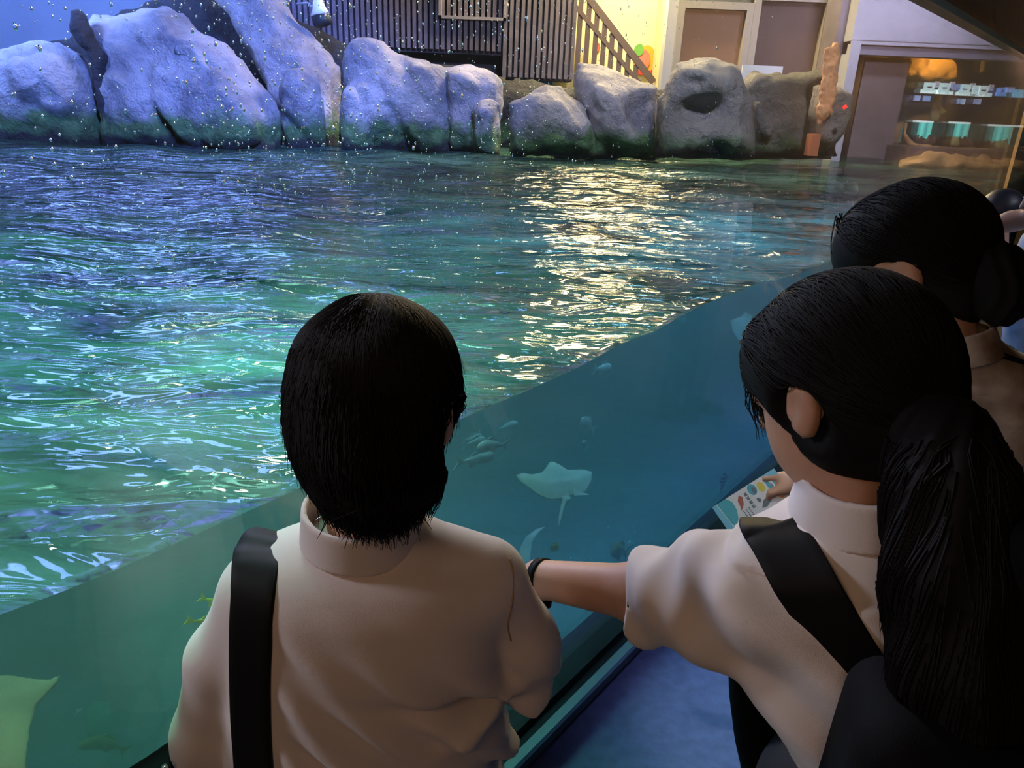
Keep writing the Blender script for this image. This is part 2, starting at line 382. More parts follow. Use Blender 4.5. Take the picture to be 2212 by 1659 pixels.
# ---- rocks along the far bank
def rockmat(name, c1, c2, algae=(0.05, 0.12, 0.05), top=1.38, dark=1.10):
    m, nt, bs = newmat(name); L = nt.links.new
    tc = nt.nodes.new('ShaderNodeNewGeometry')
    n = nt.nodes.new('ShaderNodeTexNoise'); n.inputs['Scale'].default_value = 1.8; n.inputs['Detail'].default_value = 9; n.inputs['Roughness'].default_value = 0.62; L(tc.outputs['Position'], n.inputs['Vector'])
    r = nt.nodes.new('ShaderNodeValToRGB'); r.color_ramp.elements[0].position = 0.36; r.color_ramp.elements[1].position = 0.62
    r.color_ramp.elements[0].color = (*c1, 1); r.color_ramp.elements[1].color = (*c2, 1); L(n.outputs['Fac'], r.inputs['Fac'])
    s = nt.nodes.new('ShaderNodeSeparateXYZ'); L(tc.outputs['Position'], s.inputs[0])
    n2 = nt.nodes.new('ShaderNodeTexNoise'); n2.inputs['Scale'].default_value = 4.5; n2.inputs['Detail'].default_value = 7; L(tc.outputs['Position'], n2.inputs['Vector'])
    zz = math_node(nt, 'ADD', s.outputs[2], math_node(nt, 'MULTIPLY', n2.outputs['Fac'], -0.42))
    mr = nt.nodes.new('ShaderNodeMapRange'); mr.inputs[1].default_value = top - 0.21; mr.inputs[2].default_value = top - 0.36; L(zz, mr.inputs[0])
    ar = nt.nodes.new('ShaderNodeValToRGB'); ar.color_ramp.elements[0].position = 0.3; ar.color_ramp.elements[1].position = 0.7
    ar.color_ramp.elements[0].color = (*algae, 1); ar.color_ramp.elements[1].color = (algae[0]*3.2, algae[1]*2.6, algae[2]*2.4, 1)
    n3 = nt.nodes.new('ShaderNodeTexNoise'); n3.inputs['Scale'].default_value = 9; n3.inputs['Detail'].default_value = 6; L(tc.outputs['Position'], n3.inputs['Vector']); L(n3.outputs['Fac'], ar.inputs['Fac'])
    mixc = nt.nodes.new('ShaderNodeMix'); mixc.data_type = 'RGBA'; L(mr.outputs[0], mixc.inputs['Factor']); L(r.outputs['Color'], mixc.inputs['A']); L(ar.outputs['Color'], mixc.inputs['B'])
    md = nt.nodes.new('ShaderNodeMapRange'); md.inputs[1].default_value = dark - 0.18; md.inputs[2].default_value = dark - 0.26; L(zz, md.inputs[0])
    mixd = nt.nodes.new('ShaderNodeMix'); mixd.data_type = 'RGBA'; L(md.outputs[0], mixd.inputs['Factor']); L(mixc.outputs['Result'], mixd.inputs['A']); mixd.inputs['B'].default_value = (0.022, 0.026, 0.028, 1)
    L(mixd.outputs['Result'], bs.inputs['Base Color']); bs.inputs['Roughness'].default_value = 0.75
    n4 = nt.nodes.new('ShaderNodeTexNoise'); n4.inputs['Scale'].default_value = 6; n4.inputs['Detail'].default_value = 10; n4.inputs['Roughness'].default_value = 0.65; L(tc.outputs['Position'], n4.inputs['Vector'])
    bp = nt.nodes.new('ShaderNodeBump'); bp.inputs['Distance'].default_value = 0.16; bp.inputs['Strength'].default_value = 1.0; L(n4.outputs['Fac'], bp.inputs['Height']); L(bp.outputs[0], bs.inputs['Normal'])
    return m
M['rock'] = rockmat('pale sculpted rock', (0.24, 0.24, 0.30), (0.66, 0.62, 0.66))
M['rock_shade'] = rockmat('shade dark rock', (0.02, 0.022, 0.03), (0.06, 0.06, 0.075))  # near-black version of the rock, shade put into its colour
M['rock_tan'] = rockmat('grey tan sculpted rock', (0.24, 0.23, 0.22), (0.42, 0.40, 0.38), top=1.36, dark=1.22)
def rock(outline, Y, thick, label, m='rock', h=0.05, seed=0.0, tilt=0.0, dents=(), group=None, edge_w=0.45):
    pts = [PY(x, y, Y) for x, y in outline]; poly = [(p[0], p[2]) for p in pts]
    xs = [p[0] for p in poly]; zs = [p[1] for p in poly]
    lo = (min(xs) - 0.15, Y - thick - 0.35, max(min(zs), 0.55) - 0.1); hi = (max(xs) + 0.15, Y + thick * 0.8 + 0.2 + abs(tilt), max(zs) + 0.15)
    def Fn(P):
        x, y, z = P[..., 0], P[..., 1], P[..., 2]
        Q = np.stack([x * 0.75 + z * 0.55, y, z * 0.55 - x * 0.25], -1)
        n1 = vnoise(P, 1.5, seed) - 0.5; n2 = vnoise(Q, 3.7, seed + 3) - 0.5; n3 = vnoise(P, 9.5, seed + 5) - 0.5
        n4 = 1 - abs(2 * vnoise(Q, 2.3, seed + 9) - 1); n5 = 1 - abs(2 * vnoise(Q, 5.0, seed + 2) - 1)
        X2, Z2 = x[:, 0, :], z[:, 0, :]
        d2 = sd_poly(X2, Z2, poly)[:, None, :] + 0.03 + 0.035 * n2 + 0.025 * n3
        e_ = np.clip(-d2 / (edge_w * 0.6), 0, 1); s = np.sqrt(e_ * (2 - e_)) * (0.8 + 0.2 * np.clip(-d2 / 0.8, 0, 1))
        yc = Y + tilt * (z - WATER)
        f = np.abs(y - yc) - thick * s * np.where(y > yc, 0.7, 1.0) * (1 + 0.5 * n1)
        f = np.where(d2 > 0, np.maximum(f, d2), f * 0.7) + 0.05 * n1 + 0.08 * n2 + 0.05 * n3 + 0.11 * (np.clip(n4, .75, 1) - .75) * 2 + 0.05 * (n5 - 0.5)
        for (dx, dy, rx, rz, ry) in dents:
            q = PY(dx, dy, Y); f = smax(f, -sd_ell(P, (q[0], yc.min() - thick * 0.95, q[2]), (rx, ry, rz)), 0.12)
        return f
    V, Fc = surfnet(Fn, lo, hi, h)
    o = fastobj('boulder', V, Fc, M[m]); return tagp(o, label, 'rock', group)
GR = 'sculpted boulders along the far bank'
rock([(-220,100),(0,100),(30,88),(70,80),(130,88),(175,112),(200,160),(215,215),(228,290),(235,360),(-220,370)], 8.3, 0.5, 'low rounded pale boulder at far left of bank with thick algae foot', seed=1, group=GR)
rock([(155,35),(185,20),(230,14),(320,4),(352,14),(400,58),(470,82),(512,122),(548,165),(585,200),(612,245),(612,340),(240,350),(215,225),(192,115),(168,90),(153,60)], 8.5, 0.55, 'largest tilted pale blue boulder with dark left flank and pointed crown', seed=2, tilt=0.25, group=GR)
rock([(370,-90),(560,-70),(625,32),(665,65),(705,110),(722,150),(732,210),(738,340),(610,350),(600,262),(540,150),(470,40)], 9.3, 0.5, 'tall slanting blue boulder rising out of frame right of the largest one', seed=3, tilt=0.3, group=GR, dents=[(655,150,0.3,0.25,0.25)])
rock([(600,180),(625,140),(660,135),(690,165),(708,215),(715,345),(625,345),(605,260)], 8.75, 0.35, 'small bright blue boulder low between tall slab and dark gap', seed=4, h=0.04, group=GR, edge_w=0.3)
rock([(740,110),(760,82),(800,74),(832,82),(862,108),(930,132),(968,142),(985,240),(985,345),(742,350)], 9.0, 0.5, 'smooth humped grey-blue boulder with long sloping right shoulder', seed=5, group=GR)
rock([(735,200),(750,178),(775,180),(800,225),(812,345),(735,350)], 8.6, 0.3, 'small violet-lit boulder at foot of humped boulder', seed=6, h=0.04, group=GR, edge_w=0.25)
rock([(952,142),(1010,137),(1062,152),(1088,172),(1090,345),(950,345)], 9.1, 0.45, 'grooved grey boulder left of the narrow dark cleft', seed=7, h=0.04, group=GR, edge_w=0.3)
rock([(1012,225),(1030,208),(1060,205),(1082,225),(1088,345),(1015,345)], 8.7, 0.3, 'small white-lit boulder right beside the narrow dark cleft', seed=8, h=0.04, group=GR, edge_w=0.2)
rock([(1094,215),(1130,197),(1180,180),(1215,182),(1258,215),(1292,262),(1300,345),(1092,345)], 8.5, 0.4, 'low pale lavender boulder right of the narrow dark cleft', seed=9, h=0.045, group=GR, edge_w=0.35)
rock([(1232,175),(1250,140),(1290,138),(1360,160),(1425,178),(1425,345),(1265,350),(1240,220)], 8.8, 0.5, 'blocky pale grey boulder below the stair wall', seed=10, h=0.045, group=GR, dents=[(1378,235,0.18,0.22,0.3)])
rock([(1410,250),(1440,165),(1458,132),(1518,114),(1580,126),(1604,152),(1625,200),(1632,350),(1405,350)], 8.4, 0.5, 'hollowed tan boulder like a cave mouth below the left window', 'rock_tan', seed=11, h=0.045, group=GR, dents=[(1486,178,0.12,0.05,0.24), (1500,236,0.30,0.14,0.38)])
rock([(1590,175),(1622,146),(1700,152),(1772,147),(1800,165),(1800,350),(1600,350)], 8.7, 0.45, 'broad flat-topped tan rock block below the right window', 'rock_tan', seed=12, h=0.045, group=GR, edge_w=0.25)
rock([(1752,178),(1800,172),(1846,198),(1836,240),(1815,290),(1795,318),(1780,350),(1742,345),(1742,250)], 8.3, 0.3, 'tapering pale rock end at right tip of the bank', 'rock', seed=13, h=0.035, group=GR, edge_w=0.2)
rock([(150,18),(180,14),(198,55),(232,150),(262,235),(300,282),(420,292),(602,302),(602,345),(232,350),(212,228),(188,118),(166,92),(150,60)], 8.28, 0.22, 'near-black fin standing in for shade on the left flank of the largest boulder', 'rock_shade', seed=20, h=0.04, edge_w=0.15)  # added dark slab, paints the shaded side of the boulder
# near-black rock mass that paints the shade in the gaps behind
rock([(-220,150),(180,60),(420,-60),(620,20),(760,95),(1100,160),(1250,175),(1420,190),(1700,200),(1700,360),(-220,380)], 10.4, 0.28, 'near-black low rock mass standing in for shade in the gaps behind the pale boulders', 'rock_shade', seed=14, h=0.1)
# ================================================================ buildings behind the pool
def X(x, y, Y): return float(PY(x, y, Y)[0])
def Zz(x, y, Y): return float(PY(x, y, Y)[2])
M['slat'] = mat('weathered purple brown slats', (0.21, 0.18, 0.22), 0.7, var=0.2, vscale=5)
M['slat_back'] = mat('dark board behind slats', (0.085, 0.075, 0.095), 0.8)
YB = 10.9
t = empty('slatted_building', (X(900, 100, YB), YB + 0.6, 0.9), 'wooden building clad in narrow vertical slats behind the boulders', 'building')
b = MB(); b.box((X(560, 60, YB), YB + 0.08, Zz(900, 112, YB)), (X(1094, 60, YB), YB + 1.0, 5.6)); b.box((X(1094, 60, YB), YB + 0.08, Zz(1150, 172, YB)), (X(1243, 60, YB), YB + 1.0, 5.6)); b.build('wall_board', M['slat_back'], t)
b = MB(); x = X(560, 60, YB); xr = X(1246, 60, YB); xm = X(1094, 110, YB)
while x < xr:
    z0 = Zz(1000, 108, YB) if x < xm else Zz(1150, 168, YB)
    b.box((x, YB, z0), (x + 0.046, YB + 0.035, 5.6)); x += 0.076
o = b.build('slat_cladding', M['slat'], t)
b = MB()
b.box((X(560, 60, YB), YB + 0.35, 0.9), (X(1094, 60, YB), YB + 0.9, Zz(900, 112, YB))); b.build('dark_undercroft', M['slat_back'], t)
b = MB(); M['slat_light'] = mat('paler reflective boards', (0.42, 0.38, 0.40), 0.5)
xa, xb2 = X(948, 30, YB), X(1094, 30, YB); za = Zz(1000, 42, YB)
b.box((xa, YB - 0.05, za), (xb2, YB + 0.0, za + 0.035)); b.box((xa, YB - 0.05, za), (xa + 0.04, YB, 5.6)); b.box((xb2 - 0.04, YB - 0.05, za), (xb2, YB, 5.6)); b.build('window_frame', M['slat_light'], t)
b = MB(); b.box((X(1088, 60, YB) , YB - 0.03, Zz(1090, 170, YB)), (X(1096, 60, YB), YB + 0.05, 5.6)); b.build('corner_post', M['slat'], t)

# spotlight fixture over the blue boulders
YL = 9.6
t = empty('pool_spotlight', PY(690, 20, YL), 'white cone-shaped spotlight with dark hood hanging above blue boulders', 'spotlight')
p = PY(685, -8, YL); q = PY(692, 32, YL); q2 = PY(700, 56, YL)
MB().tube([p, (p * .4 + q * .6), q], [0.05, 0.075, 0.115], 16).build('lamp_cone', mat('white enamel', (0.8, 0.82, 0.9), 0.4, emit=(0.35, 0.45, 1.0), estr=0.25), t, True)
MB().tube([q, q * .3 + q2 * .7, q2], [0.11, 0.12, 0.09], 16).build('lamp_hood', M['dark'], t, True)
MB().tube([p, p + np.array([0, 0.02, 1.8])], 0.02, 8).build('hanger_rod', M['dark'], t, True)
MB().tube([PY(640, 8, YL), PY(665, 6, YL), PY(672, 14, YL), p * .5 + q * .5], 0.012, 8).build('power_cable', mat('grey cable', (0.35, 0.38, 0.45), 0.6), t, True)

# yellow stair wall with its railing
M['cream'] = mat('cream stair wall paint', (0.86, 0.78, 0.46), 0.75, var=0.04, vscale=2)
YS = 12.0
b = MB(); b.box((X(1200, 60, YS), YS, 0.6), (X(1445, 60, YS) + 0.1, YS + 0.2, 6.3)); struct('wall_stair', b, M['cream'])
b = MB(); b.box((X(1448, 40, 11.0) - 0.02, 11.2, 0.6), (X(1448, 40, 11.0) + 0.1, 12.0, 6.3)); struct('wall_stair_side', b, M['cream'])
YR = 11.6
t = empty('stair_railing', PY(1320, 170, YR), 'dark timber stair railing sloping down across the bright yellow wall', 'railing')
M['rail_wood'] = mat('dark railing timber', (0.10, 0.07, 0.075), 0.6)
def bar(name, p, q, hw, par, m, dep=0.03):
    p = np.array(p); q = np.array(q); d = q - p; L_ = np.linalg.norm(d); d /= L_; sd = np.cross(d, (0, 1, 0)); sd /= np.linalg.norm(sd)
    return MB().obox((p + q) / 2, d * L_ / 2, sd * hw, (0, dep, 0)).build(name, m, par)
bar('handrail', PY(1238, -48, YR), PY(1412, 178, YR), 0.045, t, M['rail_wood'])
bar('middle_rail', PY(1225, -8, YR), PY(1380, 178, YR), 0.028, t, M['rail_wood'])
for bx, ty in [(1250, -20), (1268, 2), (1286, 24), (1304, 46), (1322, 70), (1341, 92), (1360, 116), (1379, 140)]:
    xx = X(bx, 90, YR); bar('baluster', (xx, YR, 1.2), (xx, YR, Zz(bx, ty, YR)), 0.035, t, M['rail_wood'], 0.02)
# painted wall figure reduced to plain shapes
def disc(cx_, cy_, Y, rx, rz, m, par, name, th=0.02, n=24):
    c = PY(cx_, cy_, Y); pts = [(c[0] + rx * math.cos(2*math.pi*i/n), Y - th, c[2] + rz * math.sin(2*math.pi*i/n)) for i in range(n)]
    return MB().prism(pts, (0, th, 0)).build(name, m, par)
t = empty('wall_decoration', PY(1390, 140, YS), 'round pink, green and yellow cut-out shapes on the yellow stair wall', 'decoration')
disc(1396, 128, YS, 0.13, 0.19, mat('yellow board', (0.62, 0.36, 0.03), 0.7), t, 'yellow_shape', 0.02)
disc(1386, 130, YS, 0.12, 0.15, mat('pink board', (0.62, 0.18, 0.14), 0.7), t, 'pink_shape', 0.04)
disc(1380, 108, YS, 0.07, 0.08, mat('green board', (0.12, 0.34, 0.07), 0.7), t, 'green_shape', 0.05)
disc(1392, 157, YS, 0.17, 0.035, mat('red board', (0.55, 0.04, 0.03), 0.7), t, 'red_shape', 0.05)
disc(1291, 102, YS, 0.035, 0.06, mat('red dot board', (0.75, 0.12, 0.10), 0.7), t, 'red_spot', 0.02)

# window wall
M['greywall'] = mat('grey lavender wall paint', (0.50, 0.50, 0.56), 0.8, var=0.05, vscale=1.2)
M['frame'] = mat('tan window frame', (0.40, 0.36, 0.33), 0.6)
M['room'] = mat('brown room behind window', (0.30, 0.17, 0.12), 0.8)
YW = 11.0
xw = [X(1446, 0, YW), X(1466, 20, YW), X(1616, 20, YW), X(1632, 10, YW), X(1786, 3, YW), X(1842, 0, YW)]
w1 = (X(1479, 22, YW), X(1613, 22, YW), 1.2, Zz(1545, 20, YW)); w2 = (X(1645, 6, YW), X(1785, 4, YW), 1.2, Zz(1700, 3, YW))
b = MB(); b.box((xw[0], YW, 0.6), (xw[1], YW + 0.25, 6.3)); b.box((xw[1], YW, w2[3] + 0.05), (xw[4], YW + 0.25, 6.3)); b.box((xw[4], YW, 0.6), (xw[5], YW + 0.25, 6.3))
b.box((xw[1], YW + 0.02, 0.6), (xw[4], YW + 0.25, 1.2)); b.box((w1[1] + 0.1, YW + 0.02, 1.2), (w2[0], YW + 0.25, w2[3] + 0.06)); struct('wall_window', b, M['greywall'])
def window(n, a, hsh):
    x0, x1, z0, z1 = a
    b = MB(); f = 0.09
    b.box((x0 - f, YW - 0.03, z0), (x0, YW + 0.12, z1 + f)); b.box((x1, YW - 0.03, z0), (x1 + f, YW + 0.12, z1 + f)); b.box((x0, YW - 0.03, z1), (x1, YW + 0.12, z1 + f)); b.box((x0 - f, YW - 0.03, z0 - f), (x1 + f, YW + 0.12, z0))
    fr = struct('window_%d' % n, b, M['frame'])
    r = MB(); r.box((x0, YW + 0.1, z0), (x1, YW + 0.13, z1)); pn = r.build('window_pane', hsh, fr)
    return fr
gl1 = mat('glowing brown glass', (0.16, 0.085, 0.05), 0.6, emit=(0.34, 0.17, 0.09), estr=0.5)  # glow of the room behind is put into the pane emission
gl2 = mat('dark glowing brown glass', (0.10, 0.06, 0.045), 0.6, emit=(0.22, 0.12, 0.085), estr=0.25)
window(2, w1, gl1); window(3, w2, gl2)
b = MB(); p = PY(1605, 140, 10.4); q = PY(1690, 156, 10.4); b.box((p[0], 10.4, q[2] - 0.1), (q[0], 10.43, p[2])); o = b.build('notice_board', mat('white board', (0.8, 0.82, 0.86), 0.5)); tagp(o, 'small white board standing on the flat-topped rock below the windows', 'board')

# grey wall and recess on the right
YG = 10.2
xg = X(1845, 60, YG); xe = 9.5
b = MB(); b.box((xg, YG, Zz(1900, 88, YG)), (xe, YG + 0.3, 6.3)); struct('wall_right_upper', b, M['greywall'])
M['lintel'] = mat('lintel paint', (0.26, 0.25, 0.30), 0.8)
b = MB(); b.box((xg, YG + 0.02, Zz(1900, 97, YG)), (xe, YG + 0.3, Zz(1900, 88, YG))); struct('trim_5', b, M['greywall'])
b = MB(); b.box((xg, YG + 0.1, Zz(1900, 118, YG)), (xe, YG + 0.35, Zz(1900, 97, YG))); struct('trim_6', b, M['lintel'])
b = MB(); b.box((xg, YG - 0.02, 0.6), (xg + 0.12, YG + 0.3, Zz(1900, 90, YG))); struct('trim_7', b, M['greywall'])
M['recess'] = mat('recess paint', (0.24, 0.21, 0.26), 0.8, var=0.2, vscale=1.5)
YD = 11.6
b = MB(); b.box((xg, YD + 0.6, 0.6), (xe, YD + 0.8, Zz(1900, 97, YG) + 0.2)); struct('wall_recess', b, M['recess'])
b = MB(); b.box((xg - 0.1, YG + 0.25, 0.6), (xg + 0.1, YD + 0.8, 3.4)); struct('wall_recess_side', b, M['recess'])
b = MB(); b.box((X(1868, 120, YG + .5), YG + 0.45, 0.7), (X(1965, 120, YG + .5), YG + 0.5, Zz(1900, 119, YG))); struct('door_1', b, mat('brown door', (0.22, 0.17, 0.16), 0.6, var=0.15, vscale=2))
b = MB(); b.box((X(1965, 250, YG), YG - 0.2, 0.6), (xe, YD - 0.1, Zz(2050, 322, YG - 0.2))); struct('trim_8', b, mat('brown plinth', (0.22, 0.15, 0.13), 0.8, var=0.3, vscale=3))

# display tanks
M['tankglow'] = mat('lit aquamarine tank water', (0.1, 0.5, 0.45), 0.4, emit=(0.12, 0.72, 0.62), estr=1.25)
nt = M['tankglow'].node_tree; tc = nt.nodes.new('ShaderNodeTexCoord'); wv = nt.nodes.new('ShaderNodeTexWave'); wv.inputs['Scale'].default_value = 3.0; wv.inputs['Distortion'].default_value = 1.0
nt.links.new(tc.outputs['Object'], wv.inputs['Vector']); rr = nt.nodes.new('ShaderNodeValToRGB'); rr.color_ramp.elements[0].color = (0.04, 0.40, 0.38, 1); rr.color_ramp.elements[1].color = (0.20, 0.85, 0.68, 1)
nt.links.new(wv.outputs['Fac'], rr.inputs['Fac']); nt.links.new(rr.outputs['Color'], nt.nodes['Principled BSDF'].inputs['Emission Color'])
M['tankframe'] = mat('dark tank frame', (0.03, 0.03, 0.04), 0.5)
M['coral'] = mat('brown coral', (0.22, 0.13, 0.09), 0.8, var=0.4, vscale=12)
M['coral_y'] = mat('yellow coral', (0.75, 0.65, 0.25), 0.7)
M['tube'] = mat('white tube light', (0.9, 1, 1), 0.4, emit=(0.8, 1.0, 0.95), estr=1.0)
YT = 10.8
for i, (x0, x1, ya, yb, lb) in enumerate([(1982, 2050, 264, 312, 'leftmost glowing aquamarine display tank with brown coral, in the dark recess'), (2060, 2133, 267, 316, 'middle glowing aquamarine display tank with a yellow coral mound'), (2146, 2230, 273, 324, 'rightmost glowing aquamarine display tank, cut by the frame edge')]):
    P0 = PY(x0, ya, YT); P1 = PY(x1, ya, YT); zb = Zz(x0, yb, YT); zt = P0[2]
    t = empty('display_tank', ((P0[0] + P1[0]) / 2, YT + 0.2, zb), lb, 'tank', 'row of lit display tanks')
    MB().box((P0[0], YT + 0.36, zb), (P1[0], YT + 0.4, zt)).build('tank_back', M['tankglow'], t)
    b = MB()
    for xx in (P0[0], P1[0] - 0.025): b.box((xx, YT, zb), (xx + 0.025, YT + 0.4, zt))
    b.box((P0[0], YT, zb - 0.03), (P1[0], YT + 0.4, zb)); b.build('tank_frame', M['tankframe'], t)
    MB().box((P0[0] - 0.02, YT - 0.01, zt), (P0[0] + (P1[0] - P0[0]) * (0.5 if i < 2 else 0.9), YT + 0.1, zt + 0.025)).build('tube_light', M['tube'], t)
    cc = MB(); rr_ = random.Random(i)
    for kx in range(9):
        xx = P0[0] + 0.05 + (P1[0] - P0[0] - 0.1) * kx / 8; hh = rr_.uniform(0.05, 0.14)
        cc.tube([(xx, YT + 0.2, zb), (xx + rr_.uniform(-.02, .02), YT + 0.18, zb + hh * .6), (xx + rr_.uniform(-.04, .04), YT + 0.15, zb + hh)], [0.05, 0.035, 0.012], 7)
    cc.build('coral_rock', M['coral'], t, True)
    if i: MB().tube([(P0[0] + 0.09 + .12 * (i - 1), YT + 0.1, zb), (P0[0] + 0.12 + .12 * (i - 1), YT + 0.1, zb + 0.07), (P0[0] + 0.15 + .12 * (i - 1), YT + 0.1, zb + 0.11)], [0.10, 0.085, 0.03], 10).build('coral_mound', M['coral_y'], t, True)
# lit information screens
def screen(x0, x1, y0, y1, col, lb, Y=10.9, st=1.0, side=False):
    P0 = PY(x0, y0, Y); P1 = PY(x1, y1, Y)
    t = empty('lit_sign', ((P0[0] + P1[0]) / 2, Y, P1[2]), lb, 'sign', 'lit signs over the display tanks')
    wd = P1[0] - P0[0]; a = P0[0] + wd * (0.66 if side else 1)
    MB().box((P0[0], Y, P1[2]), (a, Y + 0.03, P0[2])).build('sign_face', mat('lit sign ' + lb[:12], (0.5, 0.6, 0.7), 0.5, emit=col, estr=st), t)
    MB().box((P0[0] - 0.01, Y + 0.03, P1[2] - 0.02), (P1[0] + 0.01, Y + 0.07, P1[2] + 0.03)).build('sign_ledge', M['tube'] if side else M['tankframe'], t)
    if side:
        MB().box((a + 0.01, Y + 0.01, P1[2] + 0.06), (P1[0], Y + 0.04, P0[2] + 0.02)).build('side_card', mat('white card', (0.75, 0.72, 0.8), 0.6, emit=(0.8, 0.75, 0.85), estr=0.5), t)
        MB().box((a + wd * .1, Y - 0.005, P1[2] + 0.09), (P1[0] - wd * .1, Y + 0.0, P0[2] - 0.03)).build('card_print', M['tankframe'], t)
        c = (P0[0] * .5 + a * .5); zc = (P0[2] + P1[2]) / 2
        MB().box((c - 0.03, Y - 0.006, zc - 0.008), (c + 0.03, Y - 0.001, zc + 0.008)).build('sign_print', M['tankframe'], t)
wc = (0.72, 1.0, 0.98)
screen(1999, 2028, 178, 199, wc, 'pale cyan lit sign, first from the left in the upper row', side=True)
screen(2032, 2060, 179, 201, wc, 'pale cyan lit sign, second from the left beside a dim blue one', side=True)
screen(2060, 2076, 181, 195, (0.15, 0.25, 0.75), 'dim blue lit sign between second and third pale signs', st=0.6)
screen(2076, 2104, 182, 204, wc, 'pale cyan lit sign, third from the left in the upper row', side=True)
screen(2105, 2114, 184, 204, wc, 'very narrow pale lit sign in the upper row')
screen(2116, 2144, 185, 206, (0.85, 1.0, 0.96), 'white lit sign, widest pale one right of the narrow sign', side=True)
screen(2156, 2172, 190, 208, (0.1, 0.35, 1.0), 'bright blue lit sign with a small red mark'); screen(2174, 2190, 188, 200, (0.35, 0.45, 0.95), 'violet blue lit sign right of the bright blue one')
screen(2192, 2225, 193, 212, (0.12, 0.62, 0.95), 'cyan blue lit sign cut by the right frame edge')
MB().box((PY(2162, 199, 10.9)[0], 10.885, PY(2162, 199, 10.9)[2]), (PY(2166, 199, 10.9)[0], 10.895, PY(2162, 194, 10.9)[2])).build('sign_mark', mat('red mark', (0.6, 0.05, 0.04), 0.5), [o for o in C.objects if o.get('label', '').startswith('bright blue lit')][0])
for (a, b_, c, d, cl, lb) in [(1977, 1987, 206, 218, (.35, .42, .95), 'tiny violet lit sign at left end of the lower row'), (1997, 2009, 207, 219, (.22, .42, .95), 'tiny blue lit sign, second in the lower row'), (2071, 2077, 213, 224, (.25, .4, .95), 'tiny upright blue lit sign in the middle of the lower row'),
                              (2080, 2084, 213, 226, (.7, .8, 1), 'tiny upright white lit sign in the middle of the lower row'), (2107, 2112, 214, 225, (.4, .42, .9), 'tiny violet upright lit sign near right end of the lower row'), (2114, 2118, 213, 226, (.55, .55, .9), 'tiny pale upright lit sign at right end of the lower row')]:
    screen(a, b_, c, d, cl, lb, Y=11.1, st=0.7)
# orange lit rockwork inside the recess
M['orange_rock'] = mat('ochre display rock', (0.62, 0.38, 0.16), 0.8, var=0.35, vscale=6, bump=0.03, bscale=12)
Pc = PY(2022, 140, 11.5)
o = sdf_obj('display_rock', lambda P: sd_ell(P, (Pc[0], 11.75, Pc[2] - 0.05), (0.42, 0.35, 0.26)) + 0.10 * (vnoise(P, 6) - 0.5) + 0.05 * (vnoise(P, 14) - 0.5), Pc - np.array([0.6, 0.3, 0.45]), Pc + np.array([0.6, 0.75, 0.35]), 0.03, M['orange_rock'])
tagp(o, 'ochre rock glowing in a spotlight above the lit signs', 'rock')
spot('recess_spot', (Pc[0] + 0.02, 10.75, Pc[2] + 0.35), (Pc[0], 11.6, Pc[2] - 0.03), 62, 110, (1.0, 0.55, 0.12), 0.6, 0.03)
spot('recess_ledge_spot', (X(2090, 260, 10.0), 9.7, 2.9), (X(2090, 330, 10.0), 10.2, 1.0), 50, 16, (1.0, 0.55, 0.3), 0.8, 0.03)
def slab_rock(outline, Y, th, m, name, label, cat, h=0.03, amp=0.04):
    pts = [PY(x, y, Y) for x, y in outline]; poly = [(p[0], p[2]) for p in pts]; xs = [p[0] for p in poly]; zs = [p[1] for p in poly]
    def Fn(P):
        d2 = sd_poly(P[:, 0, :, 0], P[:, 0, :, 2], poly)[:, None, :] + amp * (vnoise(P, 9) - 0.5)
        return np.maximum(np.abs(P[..., 1] - Y) - th * np.sqrt(np.clip(-d2 / th, 0.0, 1)), d2) * 0.8 + amp * (vnoise(P, 15) - 0.5)
    return tagp(sdf_obj(name, Fn, (min(xs) - .1, Y - th - .1, min(zs) - .1), (max(xs) + .1, Y + th + .1, max(zs) + .1), h, m), label, cat)
slab_rock([(2016, 205), (2036, 205), (2030, 235), (2042, 240), (2030, 246), (2026, 262), (2010, 262), (2014, 235)], 11.3, 0.08, M['orange_rock'], 'coral_column', 'thin orange coral column between lit signs and leftmost tank', 'coral', 0.02)
slab_rock([(2119, 128), (2131, 122), (2128, 150), (2116, 158)], 11.3, 0.05, M['orange_rock'], 'orange_branch', 'small orange coral sliver hanging right of the glowing ochre rock', 'coral', 0.015)
slab_rock([(1955, 262), (1962, 262), (1958, 290), (1975, 308), (2050, 318), (2130, 318), (2212, 326), (2260, 330), (2260, 338), (2100, 330), (2000, 326), (1962, 316), (1950, 295)], 10.5, 0.10, M['orange_rock'], 'shelf_edge', 'curved sandy ledge running under the row of display tanks', 'ledge', 0.03, 0.02)
slab_rock([(1950, 338), (2010, 330), (2100, 338), (2190, 345), (2260, 350), (2260, 385), (2000, 375), (1945, 362)], 9.8, 0.25, M['orange_rock'], 'bank_rubble', 'rough brown rubble bank below the display tanks', 'rubble', 0.04, 0.08)
